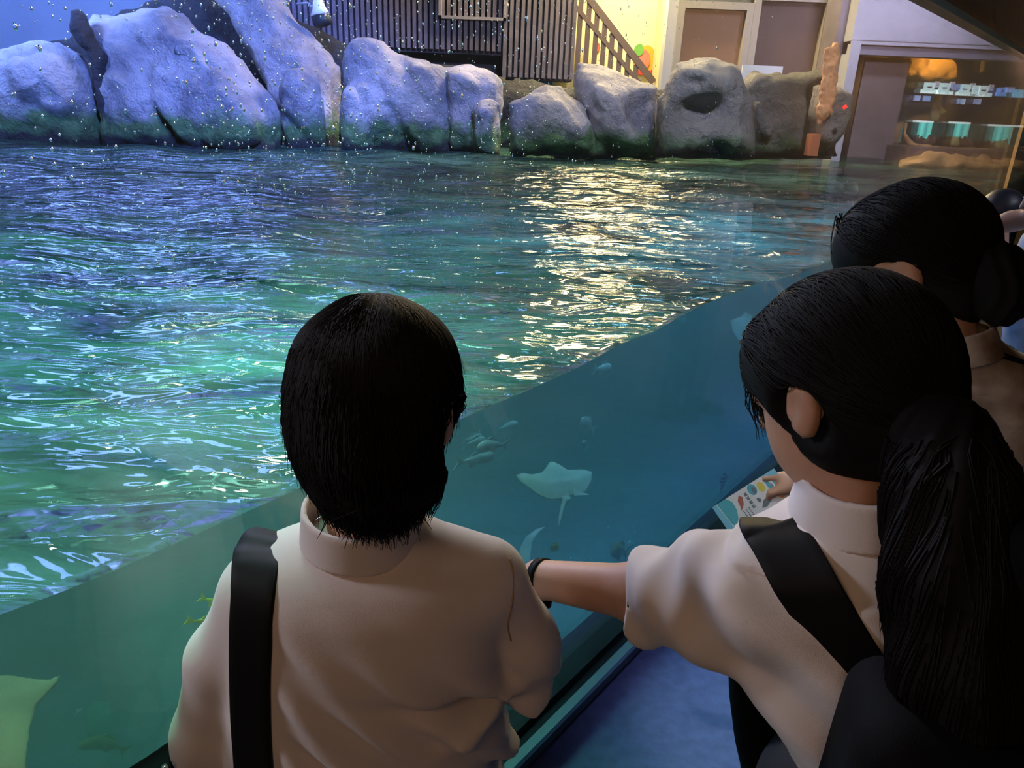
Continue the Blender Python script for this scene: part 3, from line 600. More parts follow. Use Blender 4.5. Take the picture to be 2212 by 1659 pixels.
# orange post shaped after a reflection in the glass, its glow painted in
M['salmon'] = mat('salmon painted glow', (0.85, 0.42, 0.24), 0.6, var=0.3, vscale=9, emit=(1.0, 0.42, 0.22), estr=0.16)  # weak emission paints a glow that has no lamp
t = empty('reflection_post', PY(1775, 330, 8.0), 'tall salmon-orange post standing in for a glass reflection at the right tip of the boulders', 'coral')
def Fpost(P):
    a = PY(1797, 100, 8.0); b1 = PY(1785, 215, 8.0); c = PY(1772, 265, 8.0)
    d = smin(sd_cone(P, PY(1789, 108, 8.0), PY(1789, 190, 8.0), 0.035, 0.04), sd_cone(P, PY(1805, 98, 8.0), PY(1796, 215, 8.0), 0.036, 0.04), 0.02)
    d = smin(d, sd_cone(P, PY(1790, 150, 8.0), PY(1779, 240, 8.0), 0.05, 0.065), 0.04); d = smin(d, sd_cone(P, PY(1779, 235, 8.0), PY(1768, 262, 8.0), 0.05, 0.03), 0.05)
    return d + 0.022 * (vnoise(P, 11) - 0.5) + 0.03 * (vnoise(P, 34) - 0.5)
a = PY(1760, 275, 8.0); b2 = PY(1815, 85, 8.0)
sdf_obj('orange_branch', Fpost, (a[0] - .1, 7.85, a[2]), (b2[0] + .1, 8.15, b2[2] + .03), 0.014, M['salmon'], t)  # shaft of the post that stands in for the glass reflection
a = PY(1745, 325, 8.05); c = PY(1770, 290, 8.05); MB().box((a[0], 8.0, a[2] - 0.05), (c[0], 8.15, c[2])).build('reflection_foot', mat('orange painted glow', (0.65, 0.22, 0.12), 0.7, emit=(0.8, 0.25, 0.14), estr=0.12), t)  # foot carries the same painted glow
o = MB().tube([PY(1813, 229, 7.9) + np.array([0, -.12, 0]), PY(1816, 233, 7.9) + np.array([0, -.12, 0])], [0.022, 0.022], 10).build('indicator_light', mat('red indicator', (0.8, 0.02, 0.02), 0.4, emit=(1, 0.03, 0.03), estr=2), None, True)
tagp(o, 'tiny glowing red indicator light on the pale rock tip', 'light')
# hall end wall, warm lamps
M['warmwall'] = mat('ochre hall wall', (0.50, 0.30, 0.13), 0.8, var=0.1)
e0 = gl(9.2, 0.74, 0); e1 = gl(9.2, -4.5, 0)
b = MB(); b.prism([(e0[0], e0[1], 0), (e1[0], e1[1], 0), (e1[0] + .15, e1[1] + .2, 0), (e0[0] + .15, e0[1] + .2, 0)], (0, 0, 2.9)); struct('wall_end', b, M['warmwall'])
area('hall_end_lamp', gl(8.0, -0.9, 2.6), gl(9.2, -0.6, 1.2), 0.5, 4.5, (1.0, 0.66, 0.32))
# ================================================================ people
def surfnet_sparse(Fn, lo, hi, h, B=8):
    lo = np.array(lo, float); hi = np.array(hi, float)
    nb = np.ceil((hi - lo) / (h * B)).astype(int)
    full = np.empty(tuple(nb * B), np.float32)
    cx_ = [lo[i] + h * B * (np.arange(nb[i]) + 0.5) - h * 0.5 for i in range(3)]
    Cg = np.stack(np.meshgrid(*cx_, indexing='ij'), -1).astype(np.float32)
    Vc = Fn(Cg); full[...] = np.repeat(np.repeat(np.repeat(Vc, B, 0), B, 1), B, 2)
    near = np.argwhere(np.abs(Vc) < h * B * 1.3)
    loc = np.stack(np.meshgrid(*[h * np.arange(B)] * 3, indexing='ij'), -1).astype(np.float32)
    for k0 in range(0, len(near), 400):
        nn = near[k0:k0 + 400]; org = (lo + nn * h * B).astype(np.float32)
        P = org[:, None, None, None, :] + loc[None]
        val = Fn(P.reshape(-1, 1, 1, 3)).reshape(P.shape[:-1])
        for q, vv in zip(nn, val):
            i, j, k = q * B; full[i:i+B, j:j+B, k:k+B] = vv
    return surfnet_grid(full, lo, h)
def sdfp(name, Fn, lo, hi, h, m, parent):
    V, Fc = surfnet_sparse(Fn, lo, hi, h); return fastobj(name, V, Fc, m, parent)
def nrm(v): v = np.array(v, float); return v / np.linalg.norm(v)

M['skin'] = mat('skin', (0.52, 0.29, 0.19), 0.55, var=0.06, vscale=25)
M['hair'] = mat('black hair', (0.005, 0.004, 0.004), 0.7, spec=0.14)
M['shirt'] = mat('white school shirt', (0.66, 0.60, 0.57), 0.85, bump=0.0004, bscale=900, sheen=0.15)
M['shirt2'] = mat('white short sleeve shirt', (0.76, 0.71, 0.68), 0.85, bump=0.0004, bscale=900, sheen=0.15)
M['camo'] = mat('mottled khaki shirt', (0.20, 0.14, 0.09), 0.85, vscale=13, col2=(0.62, 0.54, 0.44))
M['strap'] = mat('black leather strap', (0.005, 0.0045, 0.0045), 0.6, spec=0.14)
M['bag'] = mat('black nylon bag', (0.003, 0.003, 0.0035), 0.8, spec=0.1, bump=0.0006, bscale=500)
M['trouser'] = mat('dark trousers', (0.012, 0.013, 0.018), 0.8)
M['shoe'] = mat('dark shoe', (0.02, 0.02, 0.022), 0.5)
M['seam'] = mat('tan seam thread', (0.42, 0.28, 0.18), 0.8)

def f_hand(P, w, d, n, t, curl=0.35, sc=1.0, curls=None, tdir=None):
    d = nrm(d); n = np.array(n, float); n = nrm(n - d * (n @ d)); t = np.array(t, float); t = nrm(t - d * (t @ d) - n * (t @ n)); w = np.array(w, float)
    Rm = np.stack([t, d, n], 1)
    f = sd_ell(P, w + d * .045 * sc, (.036 * sc, .05 * sc, .014 * sc), Rm)
    f = smin(f, sd_cone(P, w, w + d * .03 * sc, .024 * sc, .024 * sc), .02)
    for i, (o, L_) in enumerate(zip((.027, .009, -.009, -.026), (.066, .074, .070, .056))):
        b = w + d * (.083 - .004 * abs(i - 1)) * sc + t * o * sc; a_ = (curls[i] if curls else curl); dd = d; fr = 0.42
        for k, (fr, r0, r1) in enumerate(((.45, .0092, .0084), (.30, .0084, .0078), (.25, .0078, .0062))):
            ang = a_ * (k + 0.6); dd = d * math.cos(ang) + n * math.sin(ang); e = b + dd * L_ * fr * sc * 1.05
            f = smin(f, sd_cone(P, b, e, r0 * sc, r1 * sc), .006 if k else .012); b = e
    tb = w + d * .018 * sc + t * .022 * sc; td = nrm(tdir) if tdir is not None else nrm(d * .62 + t * .62 + n * .45); te = tb + td * .045 * sc; td2 = nrm(td + d * .35)
    f = smin(f, sd_cone(P, tb, te, .0145 * sc, .0105 * sc), .014); f = smin(f, sd_cone(P, te, te + td2 * .032 * sc, .0102 * sc, .008 * sc), .005)
    return f
def f_head(P, c, face, up, s=1.0, ear=0.0):
    u = nrm(up); f_ = np.array(face, float); f_ = nrm(f_ - u * (f_ @ u)); sd = np.cross(u, f_); Rm = np.stack([sd, f_, u], 1); c = np.array(c, float)
    q = lambda a, b, z: c + sd * a * s + f_ * b * s + u * z * s
    d = sd_ell(P, q(0, -.008, .015), np.array((.074, .092, .093)) * s, Rm)
    d = smin(d, sd_ell(P, q(0, .035, -.045), np.array((.056, .055, .066)) * s, Rm), .03 * s)
    d = smin(d, sd_cone(P, q(0, .088, .0), q(0, .102, -.028), .007 * s, .0115 * s), .014 * s)      # nose
    for k in (-1, 1):
        d = smax(d, -sd_ell(P, q(.031 * k, .094, .004), np.array((.016, .010, .009)) * s, Rm), .010 * s)
        d = smin(d, sd_ell(P, q(.031 * k, .080, .003), np.array((.012, .012, .011)) * s, Rm), .004 * s)
        d = smin(d, sd_ell(P, q((.074 + ear) * k, -.004, -.012), np.array((.011, .019, .031)) * s, Rm), .006 * s)   # ear
        d = smax(d, -sd_ell(P, q((.086 + ear) * k, .003, -.010), np.array((.010, .008, .017)) * s, Rm), .002 * s)
    d = smin(d, sd_ell(P, q(0, .085, -.056), np.array((.021, .009, .0085)) * s, Rm), .006 * s)
    d = smax(d, -sd_ell(P, q(0, .097, -.0555), np.array((.02, .008, .0012)) * s, Rm), .003 * s)
    return d
def chain(P, pts, rs, k=0.02):
    f = None
    for i in range(len(pts) - 1):
        g = sd_cone(P, pts[i], pts[i + 1], rs[i], rs[i + 1]); f = g if f is None else smin(f, g, k)
    return f
def loft(rows, Y):                                               # rows in picture rows: (y, left x, right x, half depth, shift in y)
    T = []
    for (y, xl, xr, ry, dy) in rows:
        a, b = PY(xl, y, Y + dy), PY(xr, y, Y + dy); T.append(((a[2] + b[2]) / 2, (a[0] + b[0]) / 2, Y + dy, (b[0] - a[0]) / 2, ry))
    T = np.array(sorted(T)); zz = np.linspace(T[0, 0], T[-1, 0], 160); U = np.stack([np.interp(zz, T[:, 0], T[:, k]) for k in range(5)], 1); pad = 3
    for k in (1, 2, 3, 4): U[:, k] = np.convolve(np.pad(U[:, k], pad, mode='edge'), np.ones(2 * pad + 1) / (2 * pad + 1), 'valid')
    return U
def f_loft(P, T, ex=2.3, cap=True):
    z = P[..., 2]; cx_ = np.interp(z, T[:, 0], T[:, 1]); cy_ = np.interp(z, T[:, 0], T[:, 2]); rx = np.interp(z, T[:, 0], T[:, 3]); ry = np.interp(z, T[:, 0], T[:, 4])
    k = (np.abs((P[..., 0] - cx_) / rx) ** ex + np.abs((P[..., 1] - cy_) / ry) ** ex) ** (1 / ex)
    f = (k - 1) * np.minimum(rx, ry) * 0.85
    return smax(f, np.maximum(z - T[-1, 0], T[0, 0] - z), 0.02) if cap else f
def legs(hipc, w, feet, kneeb=(0, .03, 0)):
    hipc = np.array(hipc); out = []
    for k, ft in zip((-1, 1), feet):
        hp = hipc + np.array([k * w, 0, 0]); ft = np.array(ft); kn = (hp + ft) / 2 + np.array(kneeb); out.append((hp, kn, ft))
    return out
def add_lower(person, hipc, w, feet, r0=.085, skirt=False, cloth='trouser', top=None, name='trousers', toe=(-.6, .8)):
    L_ = legs(hipc, w, feet); hipc = np.array(hipc); td = nrm((toe[0], toe[1], 0))
    def Fn(P):
        f = sd_ell(P, hipc + np.array([0, 0, .02]), (w + .085, .115, .12))
        if skirt: return smin(f, np.maximum(sd_cone(P, hipc, hipc - np.array([0, 0, .5]), w + .06, w + .13), -(P[..., 2] - (hipc[2] - .42))), .05)
        for a, b, c in L_: f = smin(f, chain(P, [a, b, c + np.array([0, 0, .1])], [r0, r0 * .72, r0 * .62], .02), .05)
        return f
    allp = np.array([q for l in L_ for q in l] + [hipc]); lo = allp.min(0) - .17; hi = allp.max(0) + .17; lo[2] = 0.03
    sdfp(name, Fn, lo, hi, .011, M[cloth], person)
    for a, b, c in L_:
        def Fs(P): return np.maximum(smin(chain(P, [c + np.array([0, 0, .05]), c + np.array([td[0] * .14, td[1] * .14, .035])], [.045, .038], .02), sd_cone(P, c + np.array([0, 0, .1]), c + np.array([0, 0, .04]), .04, .045), .02), .004 - P[..., 2])
        sdfp('shoe', Fs, c - np.array([.2, .2, .01]), c + np.array([.2, .2, .18]), .009, M['shoe'], person)
    return L_
def leg_skin(P, L_, r=.052):
    f = None
    for a, b, c in L_:
        g = chain(P, [a, b, c + np.array([0, 0, .07])], [r * 1.3, r, r * .65], .02); f = g if f is None else np.minimum(f, g)
    return f
def grad(F, p, e=2e-3):
    q = p[:, None, None, :].astype(np.float32); g = np.zeros_like(p)
    for i in range(3):
        o = np.zeros(3, np.float32); o[i] = e; g[:, i] = (F(q + o)[:, 0, 0] - F(q - o)[:, 0, 0])
    return g / (np.linalg.norm(g, axis=1, keepdims=True) + 1e-9)
def strands(F, crown, roots, flow, n, steps, step, rad, m_loose=2, seed=1, jit=.25, lift=.001, down=1.0):
    """thin hair locks that start at points `roots`, run over the surface F = 0 away from the crown and end in loose tips"""
    r = np.random.default_rng(seed); p = roots(r, n); paths = []; wdt = r.uniform(.6, 1.3, n)
    bias = r.normal(0, jit, (n, 3)); L_ = r.integers(int(steps * .5), steps + 1, n)
    d = None
    for k in range(steps):
        q = p[:, None, None, :].astype(np.float32); g = grad(F, p)
        if k < steps - m_loose: p = p - g * (F(q)[:, 0, 0] - lift)[:, None]
        paths.append(p.copy())
        v = flow(p) + bias
        v = v - g * (v * g).sum(1, keepdims=True) * (1.0 if k < steps - m_loose else 0.6)
        v /= np.linalg.norm(v, axis=1, keepdims=True) + 1e-9
        d = v if d is None else d * .5 + v * .5
        act = (k < L_)[:, None]; p = p + d * step * act
    return np.stack(paths, 1), rad * wdt
def strand_mesh(name, paths, rads, m, parent):
    n, k, _ = paths.shape; t = np.gradient(paths, axis=1); t /= np.linalg.norm(t, axis=2, keepdims=True) + 1e-9
    a = np.cross(t, np.array([.3, .5, .81])); a /= np.linalg.norm(a, axis=2, keepdims=True) + 1e-9; b = np.cross(t, a)
    tap = np.linspace(1, .25, k)[None, :, None] * rads[:, None, None]; V = []
    for j in range(3):
        c, s = math.cos(2.094 * j), math.sin(2.094 * j); V.append(paths + (a * c + b * s) * tap)
    V = np.stack(V, 2).reshape(-1, 3); base = np.arange(n * (k))[:, None].reshape(n, k)[:, :-1].ravel() * 3; Fc = []
    for j in range(3):
        j2 = (j + 1) % 3; Fc.append(np.stack([base + j, base + j2, base + 3 + j2, base + 3 + j], 1))
    return fastobj(name, V, np.concatenate(Fc), m, parent)
def ribbon(name, pts, wvec, thick, m, parent, nvec=None):         # a flat strap following pts, wide along wvec
    pts = [np.array(p, float) for p in pts]; b = MB(); V = []
    for i, p in enumerate(pts):
        t = nrm(pts[min(i+1, len(pts)-1)] - pts[max(i-1, 0)]); wv = np.array(wvec(i) if callable(wvec) else wvec, float); hw = np.linalg.norm(wv); s = wv - t * (wv @ t); s = nrm(s) * hw; n_ = nrm(np.cross(t, s)) * thick
        for (a_, c_) in ((-1, -.6), (-.94, -1), (.94, -1), (1, -.6), (1, .6), (.94, 1), (-.94, 1), (-1, .6)): V.append(p + s * a_ + n_ * c_)
    f = []; k = 8
    for i in range(len(pts) - 1):
        for j in range(k): f.append((i*k+j, i*k+(j+1) % k, (i+1)*k+(j+1) % k, (i+1)*k+j))
    f += [tuple(range(k))[::-1], tuple(range((len(pts)-1)*k, len(pts)*k))]
    b.add(V, f); o = b.build(name, m, parent, True)
    md = o.modifiers.new('s', 'SUBSURF'); md.levels = 1; md.render_levels = 1
    return o
def smooth_path(pts, n):                                          # Catmull-Rom
    pts = [np.array(p, float) for p in pts]; pts = [2*pts[0]-pts[1]] + pts + [2*pts[-1]-pts[-2]]; out = []
    for i in range(1, len(pts) - 2):
        for k in range(n):
            t = k / n; a, b, c, d = pts[i-1:i+3]; out.append(.5*((2*b) + (c-a)*t + (2*a-5*b+4*c-d)*t*t + (3*b-3*c+d-a)*t**3))
    out.append(pts[-2]); return out

# ---------------------------------------------------------------- person 1: short black hair, pale shirt, shoulder strap
BY = 0.755
t = empty('person', (-0.155, BY, 0), 'person with short black hair in pale shirt, black bag strap on left shoulder', 'person', 'people watching at the glass')
hc = PD(812, 858, .81); hc = np.array([hc[0], hc[1], hc[2]])
bf = nrm((0.34, 0.94, -0.12)); bu = nrm((0.02, 0.06, 1))
neck0 = PY(805, 1130, BY); chest = PY(800, 1330, BY); pelv = np.array([-0.16, BY, .70])
shl, shr = PY(512, 1268, BY), PY(1105, 1235, BY)
shl = shl + np.array([.03, 0, -.012]); shr = shr + np.array([-.03, 0, -.012])
ell_, elr = PY(450, 1600, BY + .01), PY(1142, 1470, BY + .01)
elr = elr + np.array([-.01, .02, .03]); wrl, wrr = ell_ + np.array([.09, .04, .02]), elr + np.array([-.07, .14, -.05])
def f_boy(P):
    f = f_head(P, hc + np.array([0, .005, 0]), bf, bu, 0.97, .012)
    f = smin(f, sd_cone(P, hc - bu * .07, neck0 - np.array([0, 0, .02]), .047, .052), .03)
    f = smin(f, chain(P, [neck0 - np.array([0, 0, .06]), chest, pelv], [.06, .07, .08], .05), .04)
    for s_, e, w_, k in ((shl, ell_, wrl, 1), (shr, elr, wrr, -1)):
        f = smin(f, chain(P, [neck0 - np.array([0, 0, .05]), s_, e, w_], [.045, .036, .030, .024], .03), .03)
        f = np.minimum(f, f_hand(P, w_, nrm(w_ - e) + np.array([0, .1, .15]), (0, 0, -1), (1 * k, 0, 0), .25, .88))
    f = smin(f, leg_skin(P, BL), .03)
    return f
BL = add_lower(t, (-0.16, BY + .01, .66), .075, [(-.21, BY - .06, 0), (-.07, BY - .02, 0)], r0=.08)
sdfp('body', f_boy, (-.50, .55, .04), (.15, 1.10, 1.43), .006, M['skin'], t)
TB = loft([(1150, 700, 880, .05, 0), (1165, 650, 950, .066, 0), (1190, 560, 1060, .085, 0), (1240, 512, 1110, .10, 0), (1330, 500, 1105, .108, 0), (1430, 500, 1095, .11, 0), (1540, 500, 1090, .112, .0), (1680, 490, 1092, .118, .0), (1850, 480, 1110, .12, 0), (1950, 480, 1115, .12, 0)], BY)
def foldmask(P, c, r): return np.exp(-((P[..., 0] - c[0]) ** 2 + (P[..., 2] - c[2]) ** 2) / r ** 2)
def f_bshirt(P):
    x, y, z = P[..., 0], P[..., 1], P[..., 2]
    f = f_loft(P, TB)
    f = smin(f, sd_cone(P, PY(800, 1178, BY), shl + np.array([.005, 0, .006]), .048, .047), .03); f = smin(f, sd_cone(P, PY(800, 1172, BY), shr + np.array([-.005, 0, .006]), .048, .047), .03)
    al = chain(P, [shl, PY(482, 1420, BY), PY(452, 1580, BY), PY(442, 1700, BY)], [.047, .043, .045, .049], .02)
    ar = chain(P, [shr, PY(1128, 1380, BY + .005), PY(1136, 1470, BY + .02)], [.047, .043, .046], .02)
    hem = P @ A3(nrm(elr - shr)) - A3(elr) @ A3(nrm(elr - shr)); ar = smax(ar, hem - .045, .006)
    f = smin(f, al, .018); f = smin(f, ar, .010)
    # cloth folds run from the left shoulder blade to the right hip
    s = x * .80 + z * .60; r1 = vnoise(P, 7, 2)
    A_ = np.clip((1.07 - z) / .25, 0, 1) * (y < BY + .02) * np.clip((x + .262) / .03, 0, 1)
    f = f - .0085 * A_ * np.sin(2 * math.pi * s / .062 + 3 * r1) * (0.35 + r1) - .005 * A_ * np.sin(2 * math.pi * (x * .6 + z * .8) / .034 + 4 * r1) * r1
    q = PY(1000, 1570, BY - .1); f = f + .016 * np.exp(-((x - q[0]) ** 2 / .006 + (z - q[2] + (x - q[0]) * .25) ** 2 / .00012))
    q = PY(1060, 1600, BY - .1); f = f - .012 * np.exp(-((x - q[0]) ** 2 / .002 + (z - q[2] - (x - q[0]) * .5) ** 2 / .0003))
    q = PY(1000, 1170, BY - .05); f = f - .004 * np.exp(-((x - q[0]) ** 2 / .004 + (z - q[2] + (x - q[0]) * .35) ** 2 / .00006))
    f = f - .003 * (vnoise(P, 14, 4) - .5) * A_
    q = sd_cone(P, neck0 + np.array([0, 0, .10]), neck0 + np.array([0, .005, -.005]), .052, .052)   # neck opening
    f = smax(f, -q, .006)
    return f
sdfp('shirt', f_bshirt, (-.50, .60, .60), (.16, .92, 1.23), .0048, M['shirt'], t)
# collar fold and shoulder seam
def surf_pt(F, x, z, y0=.50, y1=.80):                             # first hit of the surface from behind
    ys = np.linspace(y0, y1, 240); P = np.stack([np.full(240, x), ys, np.full(240, z)], -1).astype(np.float32)[:, None, None, :]
    v = F(P)[:, 0, 0]; k = np.argmax(v < 0); return np.array([x, ys[k] if v[k] < 0 else y1, z])
def on_cloth(F, px, Y=.66, off=.0):
    out = []
    for (x, y) in px:
        r_ = ray(x, y); ts = np.linspace(.45, 1.15, 500); P = (EYE + r_[None] * ts[:, None]).astype(np.float32)[:, None, None, :]; v = F(P)[:, 0, 0]; k = int(np.argmax(v < 0)); out.append(EYE + r_ * (ts[k] - off))
    return out
def collar(name, base, top_, rb, rt, m, par, tilt=(0, 0, 1)):
    ax_ = nrm(top_ - base); L_ = np.linalg.norm(top_ - base)
    def Fc_(P):
        q = P - A3(base); al = q @ A3(ax_); rr_ = np.linalg.norm(q - al[..., None] * A3(ax_), axis=-1); R_ = rb + (rt - rb) * np.clip(al / L_, 0, 1)
        return smax(np.abs(rr_ - R_) - .0034, np.abs(al - L_ / 2) - L_ / 2, .003)
    return sdfp(name, Fc_, base - .11, base + np.array([.11, .11, .14]), .0026, m, par)
collar('collar', PY(787, 1158, BY), PY(786, 1084, BY) + np.array([0, -.004, 0]), .0715, .0665, M['shirt'], t)
sp = on_cloth(f_bshirt, [(1100, 1205), (1108, 1240), (1106, 1300), (1096, 1350), (1104, 1384)], off=.0006)
MB().tube(smooth_path(sp, 6), .0011, 6).build('sleeve_seam', M['seam'], t, True)
# hair
bx = nrm(np.cross(bf, bu)); BR = np.stack([bx, nrm(np.cross(bu, bx)), bu], 1)
h0 = PD(812, 825, .805); h1 = PD(812, 950, .79); h2 = PD(806, 1022, .785)
earc = hc + bx * .088 + bf * .004 - bu * .02
def f_bhair(P):
    f = sd_ell(P, h0, (.0915, .100, .095), BR)
    f = smin(f, sd_ell(P, h1, (.080, .080, .064), BR), .05); f = smin(f, sd_ell(P, h2, (.0655, .052, .045), BR), .04)
    f = smax(f, -sd_ell(P, earc, (.030, .046, .044)), .008); f = smax(f, -sd_ell(P, earc + bf * .030 + bx * .015 - bu * .05, (.036, .05, .065), BR), .012)
    f = smax(f, (P - A3(hc + bf * .075)) @ A3(bf) , .02)                # open at the face
    f = smax(f, -sd_ell(P, hc + bf * .11 - bu * .035, (.085, .07, .085), BR), .015)
    return f - .003 * (vnoise(P, 30) - .5)
hr = sdfp('hair', f_bhair, np.array(h0) - np.array([.16, .16, .24]), np.array(h0) + np.array([.16, .17, .14]), .0045, M['hair'], t)
crown = PD(788, 664, .80)
def roots_b(r, n):
    th = r.uniform(0, 2 * math.pi, n); ph = np.abs(r.normal(0, .75, n)); ph = np.where(r.random(n) < .5, r.uniform(0, 1.9, n), ph)
    v = np.stack([np.sin(ph) * np.cos(th), np.sin(ph) * np.sin(th), np.cos(ph)], 1); return np.array(h0) + v * np.array([.095, .10, .10])
def flow_b(p):
    v = p - crown; v /= np.linalg.norm(v, axis=1, keepdims=True) + 1e-9
    k = np.exp(-np.linalg.norm(p - crown, axis=1) / .04)[:, None]; sw = np.cross(v, [0, 0, 1.0])
    return v * (.5 + k) + sw * .8 * k + np.array([0, 0, -1.1]) * (1 - k)
pa, ra = strands(f_bhair, crown, roots_b, flow_b, 2600, 13, .013, .0011, m_loose=2, seed=3, jit=.16)
keep = (f_bhair(pa.reshape(-1, 1, 1, 3).astype(np.float32)).reshape(pa.shape[:2])[:, :-1].max(1) < .007) & ~((pa[:, :, 1].max(1) > .86)) & (np.linalg.norm((pa - (earc - bu * .01 + bf * .01)[None, None]), axis=2).min(1) > .036)
strand_mesh('hair_locks', pa[keep], ra[keep], M['hair'], t)
def roots_n(r, n): x = r.uniform(-1, 1, n); th = x * 1.25; return np.stack([h2[0] + np.sin(th) * .062, h2[1] - np.cos(th) * .05, h2[2] - .005 + r.uniform(-.02, .02, n)], 1)
pa, ra = strands(f_bhair, crown, roots_n, lambda p: np.array([[0, -.02, -1.0]]) + 0 * p + np.stack([(h2[0] - p[:, 0]) * 3, 0 * p[:, 0], 0 * p[:, 0]], 1), 1100, 9, .0085, .0012, m_loose=5, seed=5, jit=.22)
strand_mesh('nape_locks', pa, ra, M['hair'], t)

# shoulder strap and its bag: a thing of its own
bg = empty('shoulder_bag', (-.33, .74, .68), 'black shoulder bag with wide strap worn by the short-haired person', 'bag')
sp = on_cloth(f_bshirt, [(560, 1182), (556, 1200), (552, 1230), (546, 1280), (541, 1340), (539, 1420), (539, 1500), (541, 1580), (546, 1659), (550, 1760)], off=.008)
front = [sp[0] + np.array([.001, .022, .001]), sp[0] + np.array([.004, .055, -.016]), sp[0] + np.array([.008, .09, -.06])]
path = front[::-1] + sp
ribbon('strap', smooth_path(path, 4), lambda i: np.array([.0262, -.009, 0]), .003, M['strap'], bg)
off_ = .0225
ln = on_cloth(f_bshirt, [(596, 1190), (590, 1230), (584, 1290), (579, 1360), (577, 1440), (577, 1540), (581, 1659)], off=.0105)
ln = [p + np.array([.0215, -.0075, 0]) for p in smooth_path(path, 4)[14:]]; MB().tube(ln, .0008, 5).build('strap_stitching', mat('grey stitching', (0.05, 0.05, 0.055), 0.6), bg, True)
pb = PY(388, 1765, .735); BX = np.stack([N, G, np.array([0, 0, 1.])], 1)
def f_bag(P): 
    q = np.abs((P - A3(pb)) @ BX.astype(np.float32)) - A3((.010, .055, .10)); return np.linalg.norm(np.maximum(q, 0), axis=-1) + np.minimum(q.max(-1), 0) - .018 + .004 * (vnoise(P, 18) - .5)
sdfp('bag_body', f_bag, pb - .16, pb + .16, .008, M['bag'], bg)
zp = PY(355, 1655, .70); MB().tube([zp, zp + np.array([.0, .0, -.01])], [.004, .004], 8).build('zip_pull', mat('chrome zip pull', (0.8, 0.8, 0.8), 0.2, metal=1.0), bg, True)

# ---------------------------------------------------------------- person 2: long black ponytail, white short sleeved shirt, arm stretched out
GY = 0.665
t = empty('person', (0.42, GY, 0), 'person with long black ponytail in white short-sleeved shirt, left arm stretched out', 'person', 'people watching at the glass')
gc = PD(1822, 838, .74); gf = nrm((-.55, .74, -.42)); gu = nrm((-.22, .42, 1))
gs_ = PD(1590, 1225, .80); ge = PD(1408, 1285, .91); gw = PD(1165, 1250, 1.02); ghd = nrm(PD(1105, 1330, 1.08) - gw)
gr = PY(2110, 1200, GY); gre = PY(2230, 1500, GY + .03); grw = gre + np.array([-.10, .18, .02])
gneck = PD(1850, 1040, .735)
TG = loft([(1095, 1780, 1940, .04, 0), (1112, 1720, 1995, .060, 0), (1145, 1680, 2040, .075, 0), (1195, 1610, 2110, .095, 0), (1260, 1572, 2140, .105, 0), (1350, 1572, 2150, .11, 0), (1410, 1578, 2160, .11, 0), (1480, 1602, 2180, .11, 0), (1560, 1645, 2200, .11, 0), (1620, 1700, 2215, .11, 0), (1680, 1770, 2235, .11, 0), (1800, 1790, 2250, .11, 0)], GY)
GL = add_lower(t, (.50, GY + .0, .80), .085, [(.40, GY + .02, 0), (.56, GY - .02, 0)], r0=.085)
def f_girl(P):
    f = f_head(P, gc, gf, gu, .94, .006)
    f = smin(f, sd_cone(P, gc - gu * .06 - gf * .01, gneck - np.array([0, 0, .04]), .040, .036), .03)
    f = smin(f, chain(P, [gneck - np.array([0, 0, .11]), PY(1860, 1350, GY), (.50, GY, .82)], [.05, .06, .07], .05), .04)
    f = smin(f, chain(P, [gneck - np.array([0, 0, .11]), gs_ - np.array([0, 0, .012]), ge, gw], [.04, .034, .0365, .0255], .03), .03)
    f = smin(f, chain(P, [gneck - np.array([0, 0, .11]), gr, gre, grw], [.04, .036, .034, .025], .03), .03)
    f = np.minimum(f, smin(f, f_hand(P, gw, ghd, (.2, .3, -1), (.3, .9, .2), .3, .92), .01))
    f = np.minimum(f, f_hand(P, grw, grw - gre, (0, 0, -1), (-1, 0, 0), .3, .9))
    return smin(f, leg_skin(P, GL), .03)
sdfp('body', f_girl, (-.12, .45, .04), (.70, 1.08, 1.52), .006, M['skin'], t)
def f_gshirt(P):
    x, y, z = P[..., 0], P[..., 1], P[..., 2]
    f = f_loft(P, TG)
    ca = PD(1432, 1290, .89); s0 = gs_ + np.array([.012, -.02, -.022])
    sl = chain(P, [gneck - np.array([.03, 0, .105]), s0, (s0 + ca) / 2, ca], [.045, .060, .060, .058], .03)
    ax_ = nrm(ca - s0); al = (P - A3(ca)) @ A3(ax_); sl = smax(sl, al - .018, .008)
    # gathered folds along the stretched sleeve
    ang = np.arctan2((P - A3(ca)) @ A3(nrm(np.cross(ax_, (0, 0, 1)))), (P - A3(ca)) @ A3((0, 0, 1)))
    sl = sl - .003 * np.sin(ang * 3 + 14 * al + 3 * vnoise(P, 9)) * np.clip((al + .20) / .1, 0, 1) - .003 * np.sin(al * 2 * math.pi / .06 + 2 * ang) * np.clip((-al - .01) / .04, 0, 1)
    f = smin(f, sl, .035)
    f = smin(f, chain(P, [gneck - np.array([-.03, 0, .075]), gr, (gr + gre) / 2], [.045, .052, .055], .03), .03)
    s = x * .55 + z * .85; r1 = vnoise(P, 6, 5)
    f = f - .006 * np.sin(2 * math.pi * s / .085 + 5 * r1) * (z < 1.17) - .008 * (vnoise(P, 11, 8) - .5)
    q = sd_cone(P, gneck + np.array([0, .005, .10]), gneck + np.array([0, .01, -.0]), .040, .034); f = smax(f, -q, .006)
    q = sd_cone(P, ca - ax_ * .01, ca + ax_ * .1, .046, .052); f = smax(f, -q, .004)
    return f
sdfp('shirt', f_gshirt, (.02, .45, .80), (.72, .92, 1.36), .0048, M['shirt2'], t)
collar('collar', PY(1850, 1112, GY), PY(1856, 1020, GY) + np.array([0, -.004, 0]), .0645, .0535, M['shirt2'], t)
